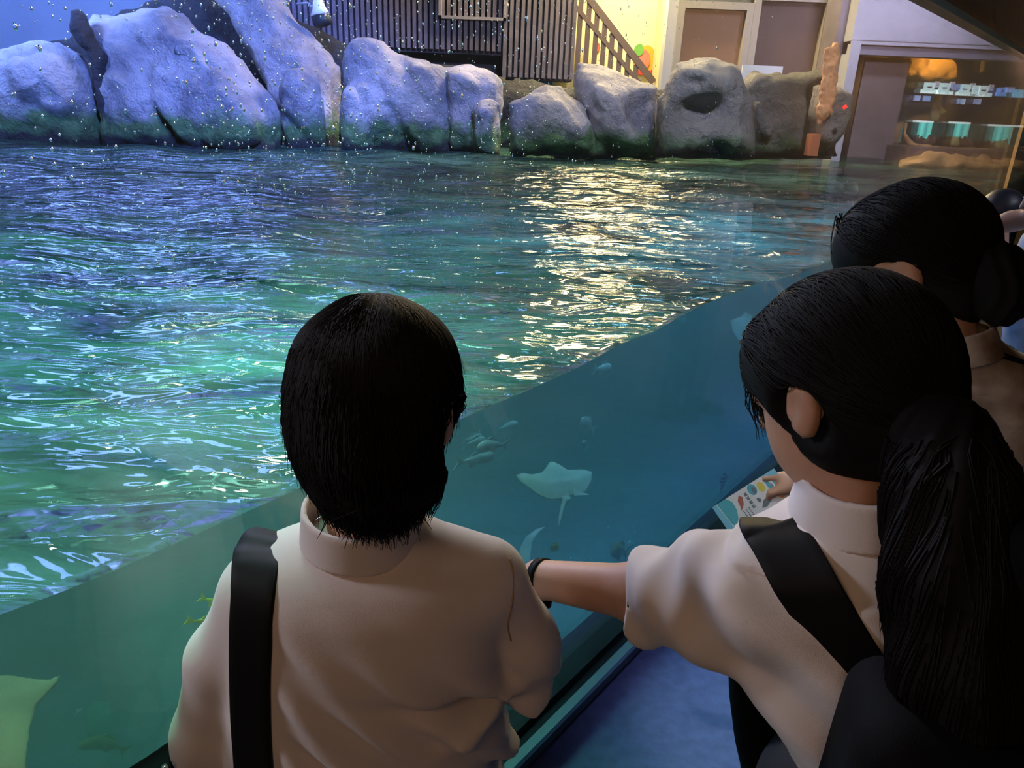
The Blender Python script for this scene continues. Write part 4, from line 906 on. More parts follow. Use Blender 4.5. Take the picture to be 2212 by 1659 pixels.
GRx = np.stack([nrm(np.cross(gf, gu)), nrm(np.cross(gu, nrm(np.cross(gf, gu)))), gu], 1)
g0 = gc + gu * .020 - gf * .008; g1 = PD(1870, 885, .72)
def f_ghair(P):
    f = sd_ell(P, g0, (.0865, .103, .097), GRx)
    f = smin(f, sd_ell(P, g1, (.070, .06, .056), GRx), .04)
    f = smin(f, sd_cone(P, PD(1920, 900, .70), PD(1990, 950, .67), .045, .032), .05)
    f = smax(f, -sd_ell(P, gc + gf * .085 - gu * .055, (.092, .080, .075), GRx), .018); f = smax(f, -sd_ell(P, gc - GRx[:, 0] * .082 - gu * .022, (.020, .030, .036), GRx), .010)
    f = smin(f, sd_cone(P, PD(1648, 740, .77), PD(1655, 890, .79), .014, .004), .03)
    return f - .002 * (vnoise(P, 30) - .5)
sdfp('hair', f_ghair, np.array(g0) - .2, np.array(g0) + .17, .005, M['hair'], t)
pt = [PD(1990, 925, .655), PD(2035, 960, .63), PD(2055, 1080, .605), PD(2050, 1250, .585), PD(2060, 1450, .58), PD(2085, 1640, .58), PD(2095, 1800, .59)]
def f_pony(P):
    f = chain(P, pt, [.026, .036, .044, .042, .042, .036, .012], .03)
    a = np.arctan2(P[..., 1] - .6, P[..., 0] - .40); return f - .002 * np.sin(a * 24 + 3 * vnoise(P, 8)) - .004 * (vnoise(P, 12) - .5)
sdfp('ponytail', f_pony, np.array(pt).min(0) - .08, np.array(pt).max(0) + .08, .0055, M['hair'], t)
MB().tube([PD(1985, 915, .66), PD(2002, 930, .65)], [.034, .034], 16).build('hair_tie', M['strap'], t, True)
def roots_g(r, n):
    v = r.normal(0, 1, (n, 3)); v[:, 2] = np.abs(v[:, 2]); v /= np.linalg.norm(v, axis=1, keepdims=True); return np.array(g0) + v * .095
tie = PD(1990, 920, .66)
pa, ra = strands(f_ghair, None, roots_g, lambda p: (tie - p) / (np.linalg.norm(tie - p, axis=1, keepdims=True) + 1e-6), 1300, 12, .011, .0010, m_loose=0, seed=8, jit=.08)
strand_mesh('hair_locks', pa, ra, M['hair'], t)
r_ = np.random.default_rng(5); fb = []
for i in range(70):
    a = PD(1635 + r_.uniform(-12, 25), 800 + r_.uniform(-60, 40), .76 + r_.uniform(0, .05)); e_ = PD(1640 + r_.uniform(-8, 40), 905 + r_.uniform(-40, 50), .79 + r_.uniform(0, .04)); m_ = (a + e_) / 2 + np.array([-.006, 0, 0]) * r_.uniform(0, 2)
    fb.append(np.array(smooth_path([a, m_, e_], 4)))
strand_mesh('fringe', np.array(fb), np.full(70, .0011), M['hair'], t)
# wrist band
wb = empty('wristwatch', gw + np.array([-.0, 0, 0]), 'dark wristwatch on the stretched-out arm behind the pale shirt sleeve', 'watch')
wd_ = nrm(gw - ge); p = gw - wd_ * .004; 
MB().tube([p - wd_ * .006, p + wd_ * .006], [.0285, .0285], 20).build('watch_strap', M['strap'], wb, True)
MB().tube([p + np.array([.0, -.01, -.024]), p + np.array([.0, -.013, -.034])], [.016, .015], 16).build('watch_case', M['strap'], wb, True)
# backpack of person 2
bp_ = empty('backpack', (.58, .52, .85), 'black backpack with a wide black strap crossing the white shirt', 'backpack')
bc = PD(2125, 1840, .60)
def f_pack(P):
    q = np.abs((P - A3(bc)) @ np.asarray(axes((.1, .1, 1), (1, -.3, 0)), np.float32)) - A3((.09, .035, .09)); f = np.linalg.norm(np.maximum(q, 0), axis=-1) + np.minimum(q.max(-1), 0) - .035
    c2 = PD(2225, 1360, .60); q = np.abs(P - A3(c2)) - A3((.035, .03, .085)); g = np.linalg.norm(np.maximum(q, 0), axis=-1) + np.minimum(q.max(-1), 0) - .025
    return smin(f, g, .03) + .006 * (vnoise(P, 12) - .5)
sdfp('pack_body', f_pack, bc - np.array([.26, .2, .2]), bc + np.array([.26, .2, .36]), .008, M['bag'], bp_)
sp = on_cloth(f_gshirt, [(1660, 1132), (1672, 1148), (1700, 1190), (1738, 1260), (1780, 1330), (1828, 1410), (1875, 1480), (1935, 1560), (1990, 1640)], off=.004)
path = [sp[0] + np.array([.03, .085, -.10]), sp[0] + np.array([.025, .055, -.05]), sp[0] + np.array([.010, .026, -.010])] + sp
ribbon('strap', smooth_path(path, 4), lambda i: np.array([.0255, -.012, .008]), .0025, M['strap'], bp_)

# ---------------------------------------------------------------- person 3: low bun, khaki shirt, hand holding the leaflet
WY = 1.06
t = empty('person', (.72, WY, 0), 'person with black hair in a low bun and mottled khaki shirt, bending towards the glass', 'person', 'people watching at the glass')
wc_ = PD(1964, 568, 1.08); wf = nrm((-.80, .50, -.45)); wu = nrm((-.28, .22, 1))
wneck = PD(2035, 700, 1.06)
PAP = PD(1618, 1076, 1.66)
wh = PD(1738, 1036, 1.60)
wsh = PY(1960, 840, WY + .04); wel = PD(1850, 1080, 1.36)
TW = loft([(668, 1985, 2090, .05, 0), (700, 1975, 2120, .065, 0), (740, 1945, 2170, .09, 0), (800, 1925, 2230, .11, 0), (880, 1915, 2270, .12, 0), (1000, 1920, 2290, .125, 0), (1150, 1940, 2300, .13, 0), (1350, 1960, 2300, .13, 0), (1500, 1970, 2300, .13, 0)], WY)
WL = add_lower(t, (.74, WY, .72), .09, [(.68, WY + .03, 0), (.86, WY + .02, 0)], r0=.09)
wsr = PY(2270, 850, WY); wer = wsr + np.array([.05, .12, -.26]); wwr = wer + np.array([-.08, .22, .06])
hd_ = nrm(PD(1672, 1052, 1.65) - wh)
def f_wom(P):
    f = f_head(P, wc_, wf, wu, 1.0)
    f = smin(f, sd_cone(P, wc_ - wu * .06 - wf * .02, wneck - np.array([0, 0, .03]), .05, .052), .035)
    f = smin(f, chain(P, [wneck - np.array([0, 0, .1]), PY(2110, 1100, WY), (.74, WY, .75)], [.075, .09, .10], .05), .04)
    f = smin(f, chain(P, [wneck - np.array([0, 0, .1]), wsh, wel, wh], [.05, .046, .035, .025], .03), .03)
    f = smin(f, chain(P, [wneck - np.array([0, 0, .1]), wsr, wer, wwr], [.05, .046, .036, .026], .03), .03)
    f = smin(f, f_hand(P, wh, hd_, (-.1, .3, -.95), (-.35, .55, .75), .9, .95, curls=(.8, .85, .9, .95), tdir=(-.80, .05, -.12)), .008)
    f = np.minimum(f, f_hand(P, wwr, wwr - wer, (0, 0, -1), (-1, 0, 0), .3, .92))
    return smin(f, leg_skin(P, WL), .03)
sdfp('body', f_wom, (.36, .84, .04), (1.04, 1.60, 1.62), .0055, M['skin'], t)
def f_wshirt(P):
    x, y, z = P[..., 0], P[..., 1], P[..., 2]
    f = f_loft(P, TW)
    f = smin(f, chain(P, [wneck - np.array([0, 0, .09]), wsh, (wsh + wel) / 2], [.05, .058, .058], .03), .03); f = smin(f, chain(P, [wneck - np.array([0, 0, .09]), wsr, (wsr + wer) / 2], [.05, .058, .058], .03), .03)
    f = f - .006 * np.sin(2 * math.pi * (z * .9 + x * .25) / .06 + 5 * vnoise(P, 5)) * (z < wneck[2] - .08) - .006 * (vnoise(P, 10) - .5)
    return smax(f, -sd_cone(P, wneck + np.array([0, 0, .1]), wneck - np.array([0, 0, .015]), .055, .057), .006)
sdfp('shirt', f_wshirt, (.42, .86, .78), (1.08, 1.34, 1.38), .0065, M['camo'], t)
WR = np.stack([nrm(np.cross(wf, wu)), nrm(np.cross(wu, nrm(np.cross(wf, wu)))), wu], 1)
w0 = wc_ + wu * .022 - wf * .014; w1 = PD(1885, 545, 1.12); w2 = PD(2035, 565, 1.06)
def f_whair(P):
    f = sd_ell(P, w0, (.084, .101, .093), WR)
    f = smin(f, sd_ell(P, w1, (.048, .05, .055), WR), .05); f = smin(f, sd_ell(P, w2, (.036, .04, .045), WR), .05); f = smin(f, sd_ell(P, wc_ - wf * .055 - wu * .055, (.058, .045, .055), WR), .04)
    f = smax(f, -sd_ell(P, wc_ + wf * .07 - wu * .075, (.09, .10, .068), WR), .015)
    f = smax(f, -sd_ell(P, PD(1945, 622, 1.0), (.038, .07, .034)), .01)
    return f - .003 * (vnoise(P, 25) - .5)
sdfp('hair', f_whair, np.array(w0) - np.array([.2, .2, .24]), np.array(w0) + np.array([.17, .2, .14]), .0055, M['hair'], t)
bn = PD(2157, 612, 1.0)
BA = axes(nrm(PD(2168, 700, 1.0) - PD(2140, 540, 1.0)), (1, 0, 0))
sdfp('hair_bun', lambda P: sd_ell(P, bn, (.040, .042, .060), BA) - .004 * (vnoise(P, 28) - .5) - .002 * np.sin(P[..., 0] * 300 + 6 * vnoise(P, 20)), bn - .09, bn + .09, .0045, M['hair'], t)
sc0 = PD(2102, 602, 1.01); sdr = nrm(bn - PD(2040, 580, 1.05))
def f_scr(P):
    q = P - A3(sc0); al = q @ A3(sdr); rr_ = np.linalg.norm(q - al[..., None] * A3(sdr), axis=-1); return np.sqrt((rr_ - .019) ** 2 + al ** 2) - .0085 + .006 * (vnoise(P, 45) - .5)
sdfp('scrunchie', f_scr, sc0 - .05, sc0 + .05, .003, mat('grey green scrunchie', (0.07, 0.09, 0.075), 0.8), t)
sdfp('hair_neck', lambda P: sd_cone(P, PD(2060, 575, 1.03), bn, .04, .026), sc0 - .09, sc0 + .09, .005, M['hair'], t)
def roots_w(r, n):
    v = r.normal(0, 1, (n, 3)); v[:, 2] = np.abs(v[:, 2]); v /= np.linalg.norm(v, axis=1, keepdims=True); return np.array(w0) + v * .1
tie = sc0
pa, ra = strands(f_whair, None, roots_w, lambda p: (tie - p) / (np.linalg.norm(tie - p, axis=1, keepdims=True) + 1e-6), 900, 12, .013, .0011, m_loose=0, seed=9, jit=.08)
strand_mesh('hair_locks', pa, ra, M['hair'], t)
r_ = np.random.default_rng(6); fb = []
for i in range(110):
    x0 = 1830 + r_.uniform(-25, 40); a = PD(x0, 480 + r_.uniform(-20, 40), 1.10 + r_.uniform(0, .05)); e_ = PD(1812 + r_.uniform(-12, 85), 590 + r_.uniform(-25, 35), 1.12 + r_.uniform(0, .05)); m_ = PD((x0 + 1808) / 2 + r_.uniform(-12, 30), 540, 1.12)
    fb.append(np.array(smooth_path([a, m_, e_], 4)))
strand_mesh('fringe', np.array(fb), np.full(110, .0013), M['hair'], t)
collar('collar', wneck - wu * .055, wneck - wu * .012, .068, .060, M['camo'], t)
sp = on_cloth(f_wshirt, [(2035, 748), (2080, 746), (2130, 756), (2180, 772), (2240, 795)], off=.004)
o = ribbon('cross_strap', smooth_path(sp, 4), np.array([0, 0, .004]), .003, M['strap'], t)
#yk = on_cloth(f_wshirt, [(2030, 722), (2080, 722), (2130, 732), (2190, 752), (2250, 780)], off=.002)
#ribbon('olive_yoke', smooth_path(yk, 4), np.array([0, -.003, .010]), .0015, mat('olive yoke band', (0.13, 0.12, 0.04), 0.8), t)
def roots_p(r, n): th = r.uniform(0, 6.28, n); k = r.uniform(0, .75, n); a = np.array(smooth_path(pt, 10)); i = (k * (len(a) - 1)).astype(int); return a[i] + np.stack([np.cos(th), np.sin(th), 0 * th], 1) * .05
pa, ra = strands(f_pony, None, roots_p, lambda p: np.array([[.05, 0, -1.0]]) + 0 * p, 900, 12, .016, .0011, m_loose=2, seed=12, jit=.06)
girl = [o for o in D.objects if o.name == 'person.001'][0]
strand_mesh('ponytail_locks', pa, ra, M['hair'], girl)
# black tote hanging in front of person 2
tb = empty('tote_bag', PY(1625, 1600, .80), 'black cloth bag hanging in front of the person with the ponytail', 'bag')
T3 = loft([(1385, 1580, 1640, .02, 0), (1430, 1577, 1680, .04, 0), (1520, 1580, 1720, .05, 0), (1620, 1592, 1760, .055, 0), (1750, 1610, 1790, .055, 0), (1900, 1640, 1800, .04, 0)], .79)
sdfp('bag_body', lambda P: f_loft(P, T3) - .006 * (vnoise(P, 15) - .5), (.12, .68, .60), (.50, .90, 1.10), .007, M['bag'], tb)

# ---------------------------------------------------------------- leaflet held by person 3
lf = empty('leaflet', PAP, 'narrow white and aqua printed leaflet held out in a hand before the glass', 'leaflet')
pa_, pb_ = PD(1556, 1124, 1.70), PD(1692, 1040, 1.62)
ax_l = nrm(pb_ - pa_); LL = np.linalg.norm(pb_ - pa_); c0 = (pa_ + pb_) / 2
wd_l = PD(1640, 1098, 1.65) - PD(1600, 1050, 1.67); wd_l = nrm(wd_l - ax_l * (wd_l @ ax_l)); nl = nrm(np.cross(ax_l, wd_l)); nl = nl if nl @ (EYE - c0) > 0 else -nl
HW = .034
def lp(u, v, h=0.0): return c0 + ax_l * (u * LL / 2) + wd_l * (v * HW) + nl * (.004 * math.sin(u * 2.6 + .5) + h)
b = MB(); n = 16; V = [lp(-1 + 2 * i / n, v, hh) for hh in (-.0003, .0003) for v in (-1, 1) for i in range(n + 1)]; k = n + 1; f = []
for i in range(n):
    f += [(i, i+1, k+i+1, k+i), (2*k+i, 3*k+i, 3*k+i+1, 2*k+i+1), (i, 2*k+i, 2*k+i+1, i+1), (k+i, k+i+1, 3*k+i+1, 3*k+i)]
f += [(0, k, 3*k, 2*k), (n, 2*k+n, 3*k+n, k+n)]
b.add(V, f); M['paper'] = mat('white printed paper', (0.86, 0.88, 0.92), 0.6); b.build('sheet', M['paper'], lf, False)
def patch(name, pts, m, lay=1):
    top_ = [lp(u, v, .0003 + .00025 * lay) for u, v in pts]; bot = [lp(u, v, -.0003 - .00025 * lay) for u, v in pts]; b = MB()
    b.add(top_, [tuple(range(len(pts)))]); b.add(bot, [tuple(range(len(pts)))[::-1]]); return b.build(name, m, lf)
def ov(u, v, ru, rv, n=18, a0=0, a1=6.283): return [(u + ru * math.cos(a0 + (a1 - a0) * i / n), v + rv * math.sin(a0 + (a1 - a0) * i / n)) for i in range(n)]
aq = mat('aqua print', (0.12, 0.50, 0.62), 0.6); aq2 = mat('sky blue print', (0.25, 0.62, 0.85), 0.6); ye = mat('yellow print', (0.80, 0.74, 0.14), 0.6); gy = mat('grey print', (0.20, 0.24, 0.28), 0.6); rd = mat('brick red print', (0.55, 0.18, 0.14), 0.6); og = mat('orange print', (0.85, 0.35, 0.15), 0.6)
patch('blue_corner', [(-1, -1), (-.86, -1), (-.80, 1), (-1, 1)], aq2); patch('sea_lion_patch', [(-.84, -1), (-.55, -1), (-.44, -.6), (-.46, 0), (-.56, .5), (-.74, .9), (-.80, .6)], aq)
patch('blue_edge', [(.62, -1), (1, -1), (1, 0), (.9, .5), (.7, .4), (.6, -.3)], aq2); patch('penguin_patch', ov(.74, -.1, .13, .75), aq, 2); patch('penguin_figure', ov(.74, -.15, .045, .5), mat('print white', (.8, .82, .85), .6), 3); patch('penguin_wing', ov(.72, .0, .02, .4), gy, 4)
patch('yellow_disc', ov(.46, -.45, .09, .35), ye); patch('otter_disc', ov(.22, -.6, .12, .38), aq); patch('otter_figure', ov(.25, -.5, .05, .24), gy, 2); patch('tail_mark', ov(.22, .15, .05, .2, 12, 0, 4.4), gy, 1)
patch('shark_figure', [(.16, .72), (.3, .35), (.52, .2), (.60, .35), (.48, .6), (.3, .8)], gy); patch('starfish', [(.70, .72), (.78, .55), (.9, .5), (.86, .75), (.78, .9)], og); patch('seal_figure', [(-.30, -.45), (-.18, -.75), (-.12, -.5), (-.2, -.1), (-.36, .2), (-.32, -.1)], rd)
for i, (u, v) in enumerate([(0, -.55), (0, -.25), (0, .05), (0, .35)]):
    patch('heading_glyph', [(u - .055, v - .11), (u + .04, v - .11), (u + .04, v - .05), (u - .02, v - .03), (u + .04, v + .03), (u + .04, v + .10), (u - .055, v + .10), (u - .04, v)], gy)
for i in range(3):
    for j in range(5): patch('small_print', [(-.16 - .09 * i, .25 + .12 * j), (-.12 - .09 * i, .25 + .12 * j), (-.12 - .09 * i, .32 + .12 * j), (-.16 - .09 * i, .32 + .12 * j)], gy)

# ---------------------------------------------------------------- two people farther along the glass
M['shirt_blue'] = mat('pale blue white shirt', (0.55, 0.62, 0.80), 0.8, var=0.2, vscale=18)
M['shirt_tan'] = mat('tan shirt', (0.42, 0.28, 0.14), 0.85)
M['skin_pale'] = mat('light skin', (0.62, 0.38, 0.30), 0.55)
def far_person(cx_, cyp, s, label, face, shirtm, tall, arm_to=None, skin='skin', hairc='hair', lean=(0, 0, 0)):
    hc_ = PD(cx_, cyp, s); t = empty('person', (hc_[0], hc_[1], 0), label, 'person', 'people watching at the glass')
    ff = nrm(face); uu = nrm((ff[0] * .3, ff[1] * .3, 1)); nk = hc_ - uu * .16; hp = np.array([hc_[0] - ff[0] * .12, hc_[1] - ff[1] * .12, hc_[2] - .68]); side = nrm(np.cross((0, 0, 1), ff))
    sL, sR = nk - np.array([0, 0, .05]) + side * .16, nk - np.array([0, 0, .05]) - side * .16
    eL = sL + np.array([0, 0, -.24]) + ff * .05; wL = eL + ff * .2 + np.array([0, 0, .03]); eR = sR + np.array([0, 0, -.24]) + ff * .05; wR = eR + ff * .2
    if arm_to is not None: tgt = np.array(arm_to); sL, eL, wL = tgt
    LG = add_lower(t, hp, .085, [(hp[0] - side[0] * .1, hp[1] - side[1] * .1, 0), (hp[0] + side[0] * .1, hp[1] + side[1] * .1, 0)], r0=.085)
    def fb(P):
        f = f_head(P, hc_, ff, uu, .98); f = smin(f, sd_cone(P, hc_ - uu * .06, nk - np.array([0, 0, .03]), .045, .05), .03)
        f = smin(f, chain(P, [nk - np.array([0, 0, .1]), hp + np.array([0, 0, .05])], [.08, .09], .05), .04)
        for a_, b_, c_, k in ((sL, eL, wL, 1), (sR, eR, wR, -1)):
            f = smin(f, chain(P, [nk - np.array([0, 0, .07]), a_, b_, c_], [.05, .045, .036, .025], .03), .03); f = np.minimum(f, f_hand(P, c_, c_ - b_, (0, 0, -1), side * -k, .3, .92))
        return smin(f, leg_skin(P, LG), .03)
    pts_ = np.array([hc_, hp, wL, wR, eL, eR]); lo = pts_.min(0) - .24; hi = pts_.max(0) + .24; lo[2] = .04
    sdfp('body', fb, lo, hi, .009, M[skin], t)
    def fs(P):
        f = chain(P, [nk - np.array([0, 0, .09]), (nk + hp) / 2, hp + np.array([0, 0, .0])], [.09, .125, .135], .05)
        for a_, b_ in ((sL, eL), (sR, eR)): f = smin(f, chain(P, [nk - np.array([0, 0, .08]), a_, (a_ * .3 + b_ * .7) if arm_to is None or a_ is not sL else a_ * .9 + b_ * .1], [.05, .06, .062], .03), .04)
        return smax(f - .012 * (vnoise(P, 9) - .5), -sd_cone(P, nk + np.array([0, 0, .1]), nk - np.array([0, 0, .03]), .05, .055), .006)
    sdfp('shirt', fs, lo, hi, .011, M[shirtm], t)
    Rm = np.stack([nrm(np.cross(ff, uu)), nrm(np.cross(uu, nrm(np.cross(ff, uu)))), uu], 1)
    sdfp('hair', lambda P: smax(sd_ell(P, hc_ + uu * .024 - ff * .014, (.084, .103, .094), Rm) - .005 * (vnoise(P, 25) - .5), -sd_ell(P, hc_ + ff * .08 - uu * .065, (.10, .095, .075), Rm), .01), hc_ - .16, hc_ + .16, .007, M[hairc], t)
    return t
M['hair_blue'] = mat('dark hair', (0.02, 0.022, 0.035), 0.45)
far_person(2158, 462, 3.75, 'person with short dark hair in a tan shirt at the far end of the glass', (-.75, .2, -.6), 'shirt_tan', 0, hairc='hair_blue', skin='skin_pale')
far_person(2275, 420, 2.8, 'person in a pale blue-white shirt at right edge reaching an arm to the glass', (-.8, .3, -.3), 'shirt_blue', 0, arm_to=(PD(2270, 462, 2.85), PD(2185, 478, 2.93), PD(2080, 506, 3.0)), skin='skin_pale')
spot('far_people_lamp', (3.4, 2.0, 2.8), (2.3, 3.4, 1.1), 50, 70, (0.78, 0.80, 1.0), 0.7, 0.1)
# ================================================================ animals in the pool, spray on the pane
def into(x, y, w):                                                # point on the ray through (x, y), w metres behind the pane
    r_ = ray(x, y); return EYE + r_ * ((GLASS + 0.05 + w) / (r_ @ N))
M['silver'] = mat('silver fish skin', (0.75, 0.88, 0.85), 0.35, spec=0.6, var=0.15, vscale=20)
M['olive'] = mat('olive fish skin', (0.35, 0.48, 0.20), 0.45, var=0.2, vscale=20)
M['yellow'] = mat('bright yellow fish skin', (0.95, 0.95, 0.06), 0.5)
M['ray'] = mat('pale ray skin', (0.80, 0.92, 0.88), 0.5, var=0.2, vscale=9)
M['ray_brown'] = mat('sandy ray skin', (0.50, 0.46, 0.30), 0.6, var=0.3, vscale=5)
M['eye'] = mat('fish eye', (0.01, 0.01, 0.012), 0.2)
def fish(x0, y0, x1, y1, w, fat, m, name, label, cat='fish', group=None, bend=0.0, fork=True, w1=None):
    """head at picture point 0, tail at picture point 1"""
    a, b_ = into(x0, y0, w), into(x1, y1, w if w1 is None else w1); ax_ = nrm(b_ - a); L_ = np.linalg.norm(b_ - a); up = nrm(np.array([0, 0, 1.0]) - ax_ * ax_[2]); sd = np.cross(ax_, up)
    t = empty(name, (a + b_) / 2, label, cat, group)
    def mid(s): return a + ax_ * L_ * s + up * (bend * L_ * 4 * s * (1 - s))
    n = 18; seg = 14; V = []; Fc = []
    prof = lambda s: (max(1e-3, math.sin(math.pi * min(1, s ** .62 * .98))) ** .8) * (1 - .25 * s)
    for i in range(n + 1):
        s = i / n * .84; r_ = fat * L_ * max(prof(i / n * .97), .10 if i else .02); c = mid(s)
        for k in range(seg): q = 2 * math.pi * k / seg; V.append(c + up * r_ * math.sin(q) + sd * r_ * .5 * math.cos(q))
    for i in range(n):
        for k in range(seg): Fc.append((i*seg+k, i*seg+(k+1) % seg, (i+1)*seg+(k+1) % seg, (i+1)*seg+k))
    Fc += [tuple(range(seg))[::-1], tuple(range(n*seg, (n+1)*seg))]
    obj('body', V, Fc, m, t)
    c = mid(.82); e = mid(1.0); h_ = fat * L_ * 1.05; th = sd * .006 * L_
    pl = [c + up * .02 * L_, e + up * h_ + ax_ * .04 * L_, e - ax_ * .05 * L_, e - up * h_ + ax_ * .04 * L_, c - up * .02 * L_]
    MB().prism([p - th for p in pl], 2 * th).build('tail_fin', m, t)
    pl = [mid(.25) + up * fat * L_ * .8, mid(.38) + up * fat * L_ * 1.35, mid(.62) + up * fat * L_ * .95, mid(.66) + up * fat * L_ * .5, mid(.3) + up * fat * L_ * .5]
    MB().prism([p - th for p in pl], 2 * th).build('dorsal_fin', m, t)
    pl = [mid(.45) - up * fat * L_ * .75, mid(.62) - up * fat * L_ * 1.2, mid(.66) - up * fat * L_ * .5]; MB().prism([p - th for p in pl], 2 * th).build('belly_fin', m, t)
    for k in (-1, 1):
        ec = mid(.09) + sd * k * fat * L_ * .27 + up * fat * L_ * .12; MB().tube([ec, ec + sd * k * .006 * L_], [.022 * L_] * 2, 8).build('eye', M['eye'], t, True)
    return t
SG = 'shoal of silver fish below the waterline'
fish(1048, 950, 1000, 962, .75, .16, M['silver'], 'fish', 'small silver fish, topmost and leftmost of the shoal beside the dark-haired head', group=SG)
fish(1118, 915, 1072, 928, .95, .15, M['silver'], 'fish', 'pale silver fish left of the reflected leaflet, highest of the shoal', group=SG)
fish(1042, 942, 998, 952, 1.2, .15, M['silver'], 'fish', 'dim silver fish touching the hair outline, farthest of the shoal', group=SG)
fish(1030, 968, 1096, 962, .55, .14, M['silver'], 'fish', 'bright silver fish with blue head in middle of the shoal', group=SG, bend=.03)
fish(1068, 985, 985, 1000, .6, .12, M['silver'], 'fish', 'slender silver fish, lowest of the shoal', group=SG)
fish(1320, 795, 1283, 797, .9, .18, M['silver'], 'fish', 'small pale fish alone just under the waterline, upper middle')
fish(1256, 906, 1284, 930, 1.0, .20, M['silver'], 'fish', 'blurry pale fish diving, between leaflet reflection and dark hair')
fish(1258, 954, 1270, 966, .8, .22, M['silver'], 'fish', 'tiny silver fish above the pale ray')
fish(1322, 1186, 1356, 1194, .55, .22, M['olive'], 'fish', 'green-gold fish near the pool floor above the outstretched arm')
fish(1205, 1183, 1188, 1181, .45, .3, M['yellow'], 'fish', 'tiny glinting yellow-green fish below the pale ray')
fish(170, 1610, 272, 1626, 1.3, .13, M['olive'], 'fish', 'long olive-yellow fish low at bottom left beside the black bag', bend=.10)
fish(178, 1530, 160, 1545, 1.4, .3, M['silver'], 'fish', 'tiny pale fish above the long olive-yellow fish')
fish(1196, 1452, 1218, 1450, .35, .3, M['silver'], 'fish', 'tiny pale fish beside the glass rail at the shirt elbow')
YGp = 'yellow fish beside the left sleeve'
fish(500, 1318, 402, 1338, .28, .10, M['yellow'], 'fish', 'bright yellow fish with forked tail beside left sleeve, lower of two', group=YGp, bend=-.12)
fish(498, 1312, 432, 1290, .32, .12, M['yellow'], 'fish', 'bright yellow fish with forked tail beside left sleeve, upper of two', group=YGp)
# striped fish
def stripemat(name, c1, c2, sc, rot):
    m, nt, bs = newmat(name); tc = nt.nodes.new('ShaderNodeTexCoord'); mp = nt.nodes.new('ShaderNodeMapping'); mp.inputs['Rotation'].default_value = rot; nt.links.new(tc.outputs['Generated'], mp.inputs[0])
    wv = nt.nodes.new('ShaderNodeTexWave'); wv.inputs['Scale'].default_value = sc; wv.inputs['Distortion'].default_value = .6; nt.links.new(mp.outputs[0], wv.inputs[0]); r = nt.nodes.new('ShaderNodeValToRGB'); r.color_ramp.elements[0].position = .45; r.color_ramp.elements[1].position = .55
    r.color_ramp.elements[0].color = (*c1, 1); r.color_ramp.elements[1].color = (*c2, 1); nt.links.new(wv.outputs['Fac'], r.inputs[0]); nt.links.new(r.outputs[0], bs.inputs['Base Color']); return m
fish(1566, 1022, 1556, 1068, .35, .24, stripemat('dark banded skin', (.02, .025, .03), (.40, .42, .36), 1.6, (0, 1.57, 0)), 'fish', 'small dark fish with white bands, left of the leaflet hand')
fish(1690, 958, 1664, 1015, .12, .25, stripemat('pale striped skin', (.12, .14, .10), (.72, .74, .55), 2.6, (0, 0, .8)), 'fish', 'pale fish with lengthwise stripes just above the leaflet')
# rays
def rayfish(pts, w, m, label, tail, th=.035, fin=None, tiltw=None):
    """pts: picture outline of the disc; built as a thin-edged body with real thickness"""
    C0 = into(sum(p[0] for p in pts) / len(pts), sum(p[1] for p in pts) / len(pts), w)
    nrm_ = nrm(EYE - C0) * .75 + np.array([0, 0, .55]); nrm_ = nrm(nrm_)
    def on(x, y): r_ = ray(x, y); return EYE + r_ * (((C0 - EYE) @ nrm_) / (r_ @ nrm_))
    W3 = [on(*p) for p in pts]; ux = nrm(W3[0] - C0); ux = nrm(ux - nrm_ * (ux @ nrm_)); uy = np.cross(nrm_, ux); poly = [((p - C0) @ ux, (p - C0) @ uy) for p in W3]
    Rm = np.stack([ux, uy, nrm_], 1); size = max(abs(a) for p in poly for a in p); h = size / 34
    def Fn(Q):
        d2 = sd_poly(Q[:, :, 0, 0], Q[:, :, 0, 1], poly)[:, :, None]; s = np.clip(-d2 / (size * .55), 0, 1); r2 = np.sqrt(Q[..., 0] ** 2 + Q[..., 1] ** 2)
        zc = -.20 * r2 ** 2 / size + .04 * size * np.sin(Q[..., 0] / size * 4)
        return np.maximum(np.abs(Q[..., 2] - zc) - (th * size * 2.2 * s ** .8 + .012 * size), d2) * .7
    V, Fc = surfnet(Fn, (-size * 1.1, -size * 1.1, -size * .5), (size * 1.1, size * 1.1, size * .4), h)
    t = empty('stingray', C0, label, 'ray'); fastobj('body', V @ Rm.T + C0, Fc, m, t)
    if tail: MB().tube(smooth_path([on(*p) for p in tail], 6), list(np.linspace(.012, .002, (len(tail) - 1) * 6 + 1)), 8).build('tail', m, t, True)
    for f_ in (fin or []): MB().prism([on(*p) - nrm_ * .004 for p in f_], nrm_ * .008).build('fin', m, t)
    return t
rayfish([(1113, 1018), (1130, 1016), (1150, 1024), (1172, 1020), (1186, 998), (1196, 996), (1214, 1004), (1225, 1012), (1256, 1008), (1280, 1012), (1279, 1035), (1268, 1056), (1248, 1064), (1232, 1070), (1210, 1076), (1185, 1079), (1160, 1068), (1140, 1050), (1124, 1036)], .5, M['ray'], 'pale turquoise ray gliding mid-water, wings spread, below the leaflet reflection', [(1222, 1074), (1212, 1110), (1207, 1135)], th=.05,
        fin=[[(1238, 1056), (1274, 1070), (1240, 1072)], [(1226, 1066), (1216, 1087), (1234, 1078)]])
rayfish([(-120, 1450), (0, 1455), (60, 1463), (100, 1466), (136, 1450), (110, 1490), (78, 1525), (66, 1570), (58, 1625), (50, 1700), (-120, 1720)], .7, M['ray_brown'], 'large sandy ray in the bottom left corner of the tank', None, th=.03)
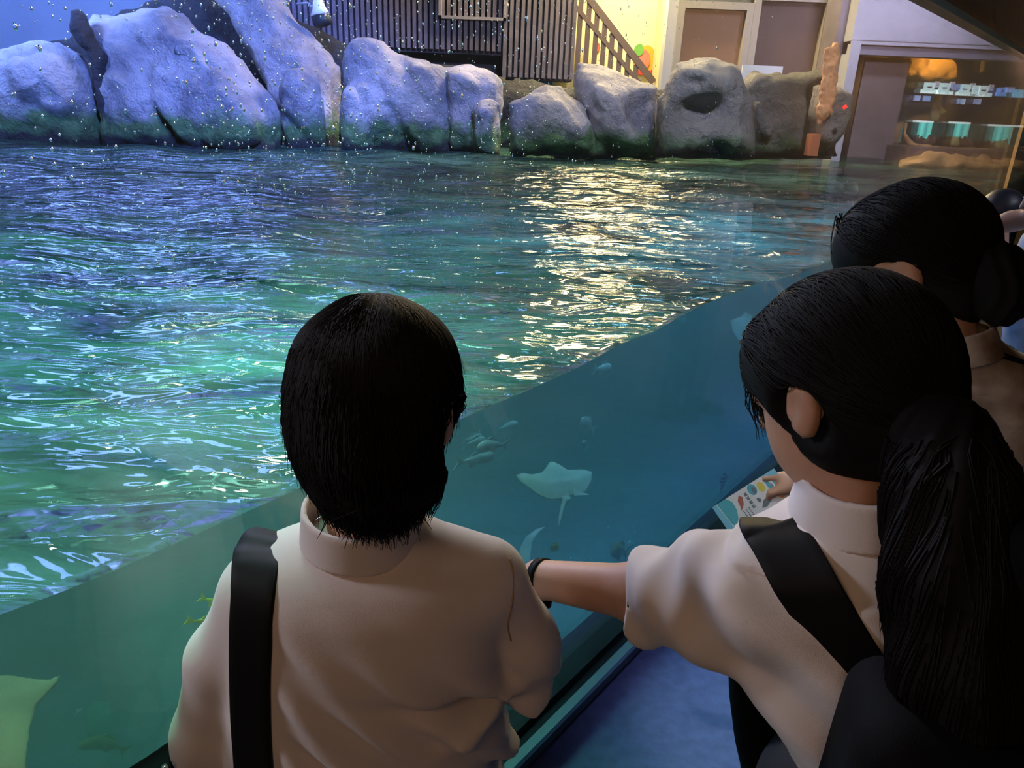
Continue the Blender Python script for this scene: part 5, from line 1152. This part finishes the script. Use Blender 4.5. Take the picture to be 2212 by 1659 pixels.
rayfish([(1135, 1160), (1160, 1140), (1180, 1132), (1165, 1148), (1150, 1170), (1146, 1200), (1143, 1245), (1122, 1240), (1122, 1185)], .8, M['ray'], 'pale crescent-shaped ray fin behind the stretched wrist', None, th=.03)
rayfish([(1305, 1318), (1372, 1312), (1350, 1340), (1326, 1362), (1312, 1345)], .25, M['ray'], 'pale white ray resting behind the glass rail under the arm', None, th=.03)
rayfish([(1578, 690), (1600, 685), (1608, 672), (1625, 676), (1622, 700), (1618, 725), (1600, 735), (1582, 715)], .9, M['silver'], 'blurry pale ray beside the dark ponytail hair, upper right of tank', None, th=.05)
# pale sunken post at lower left
t = MB().tube([into(212, 1530, 1.9), into(222, 1600, 1.9), into(240, 1760, 1.9)], [.045, .06, .07], 14).build('sunken_post', mat('teal coated post', (0.10, 0.55, 0.42), 0.7), None, True); tagp(t, 'blurry green-teal post standing deep in the tank at lower left', 'post')

# spray drops clinging to the pool side of the pane
ic = [(-.5257, 0, .8507), (.5257, 0, .8507), (-.5257, 0, -.8507), (.5257, 0, -.8507), (0, .8507, .5257), (0, .8507, -.5257), (0, -.8507, .5257), (0, -.8507, -.5257), (.8507, .5257, 0), (-.8507, .5257, 0), (.8507, -.5257, 0), (-.8507, -.5257, 0)]
icf = [(0,4,1),(0,9,4),(9,5,4),(4,5,8),(4,8,1),(8,10,1),(8,3,10),(5,3,8),(5,2,3),(2,7,3),(7,10,3),(7,6,10),(7,11,6),(11,0,6),(0,1,6),(6,1,10),(9,0,11),(9,11,2),(9,2,5),(7,2,11)]
r_ = np.random.default_rng(11); V = []; Fc = []; k = 0
icv = np.array(ic)
for i in range(9000):
    px, py = r_.uniform(0, 2000), r_.uniform(-20, 900)
    dens = math.exp(-((px - 1050) / 680) ** 2) * (1.0 if py < 380 else math.exp(-(py - 380) / 260)) + .05
    for (bx_, wdt) in ((720, 45), (1085, 35), (600, 50), (480, 40), (1540, 60)): dens += .9 * math.exp(-((px - bx_ - (py - 150) * .15) / wdt) ** 2) * (py < 420)
    if r_.random() > dens * .6: continue
    q = ray(px, py); q = EYE + q * ((GLASS + .0405) / (q @ N))
    if q[2] < WATER + .03 or q[2] > 2.07: continue
    s = r_.gamma(2.0, .0003) + .0004; el = r_.uniform(1, 1.9)
    V.append(q + (icv[:, :1] * G + icv[:, 1:2] * N * .6 + icv[:, 2:] * np.array([0, 0, el])) * s); Fc += [(a + k, b + k, c + k) for a, b, c in icf]; k += 12
V = np.concatenate(V)
m, nt, bs = newmat('water drops'); bs.inputs['Transmission Weight'].default_value = 1.0; bs.inputs['IOR'].default_value = 1.33; bs.inputs['Roughness'].default_value = .02; bs.inputs['Base Color'].default_value = (.95, .97, 1, 1)
o = obj('spray_drops', V, Fc, m); tagp(o, 'countless tiny water drops clinging to the pane above the waterline', 'water drops', kind='stuff')
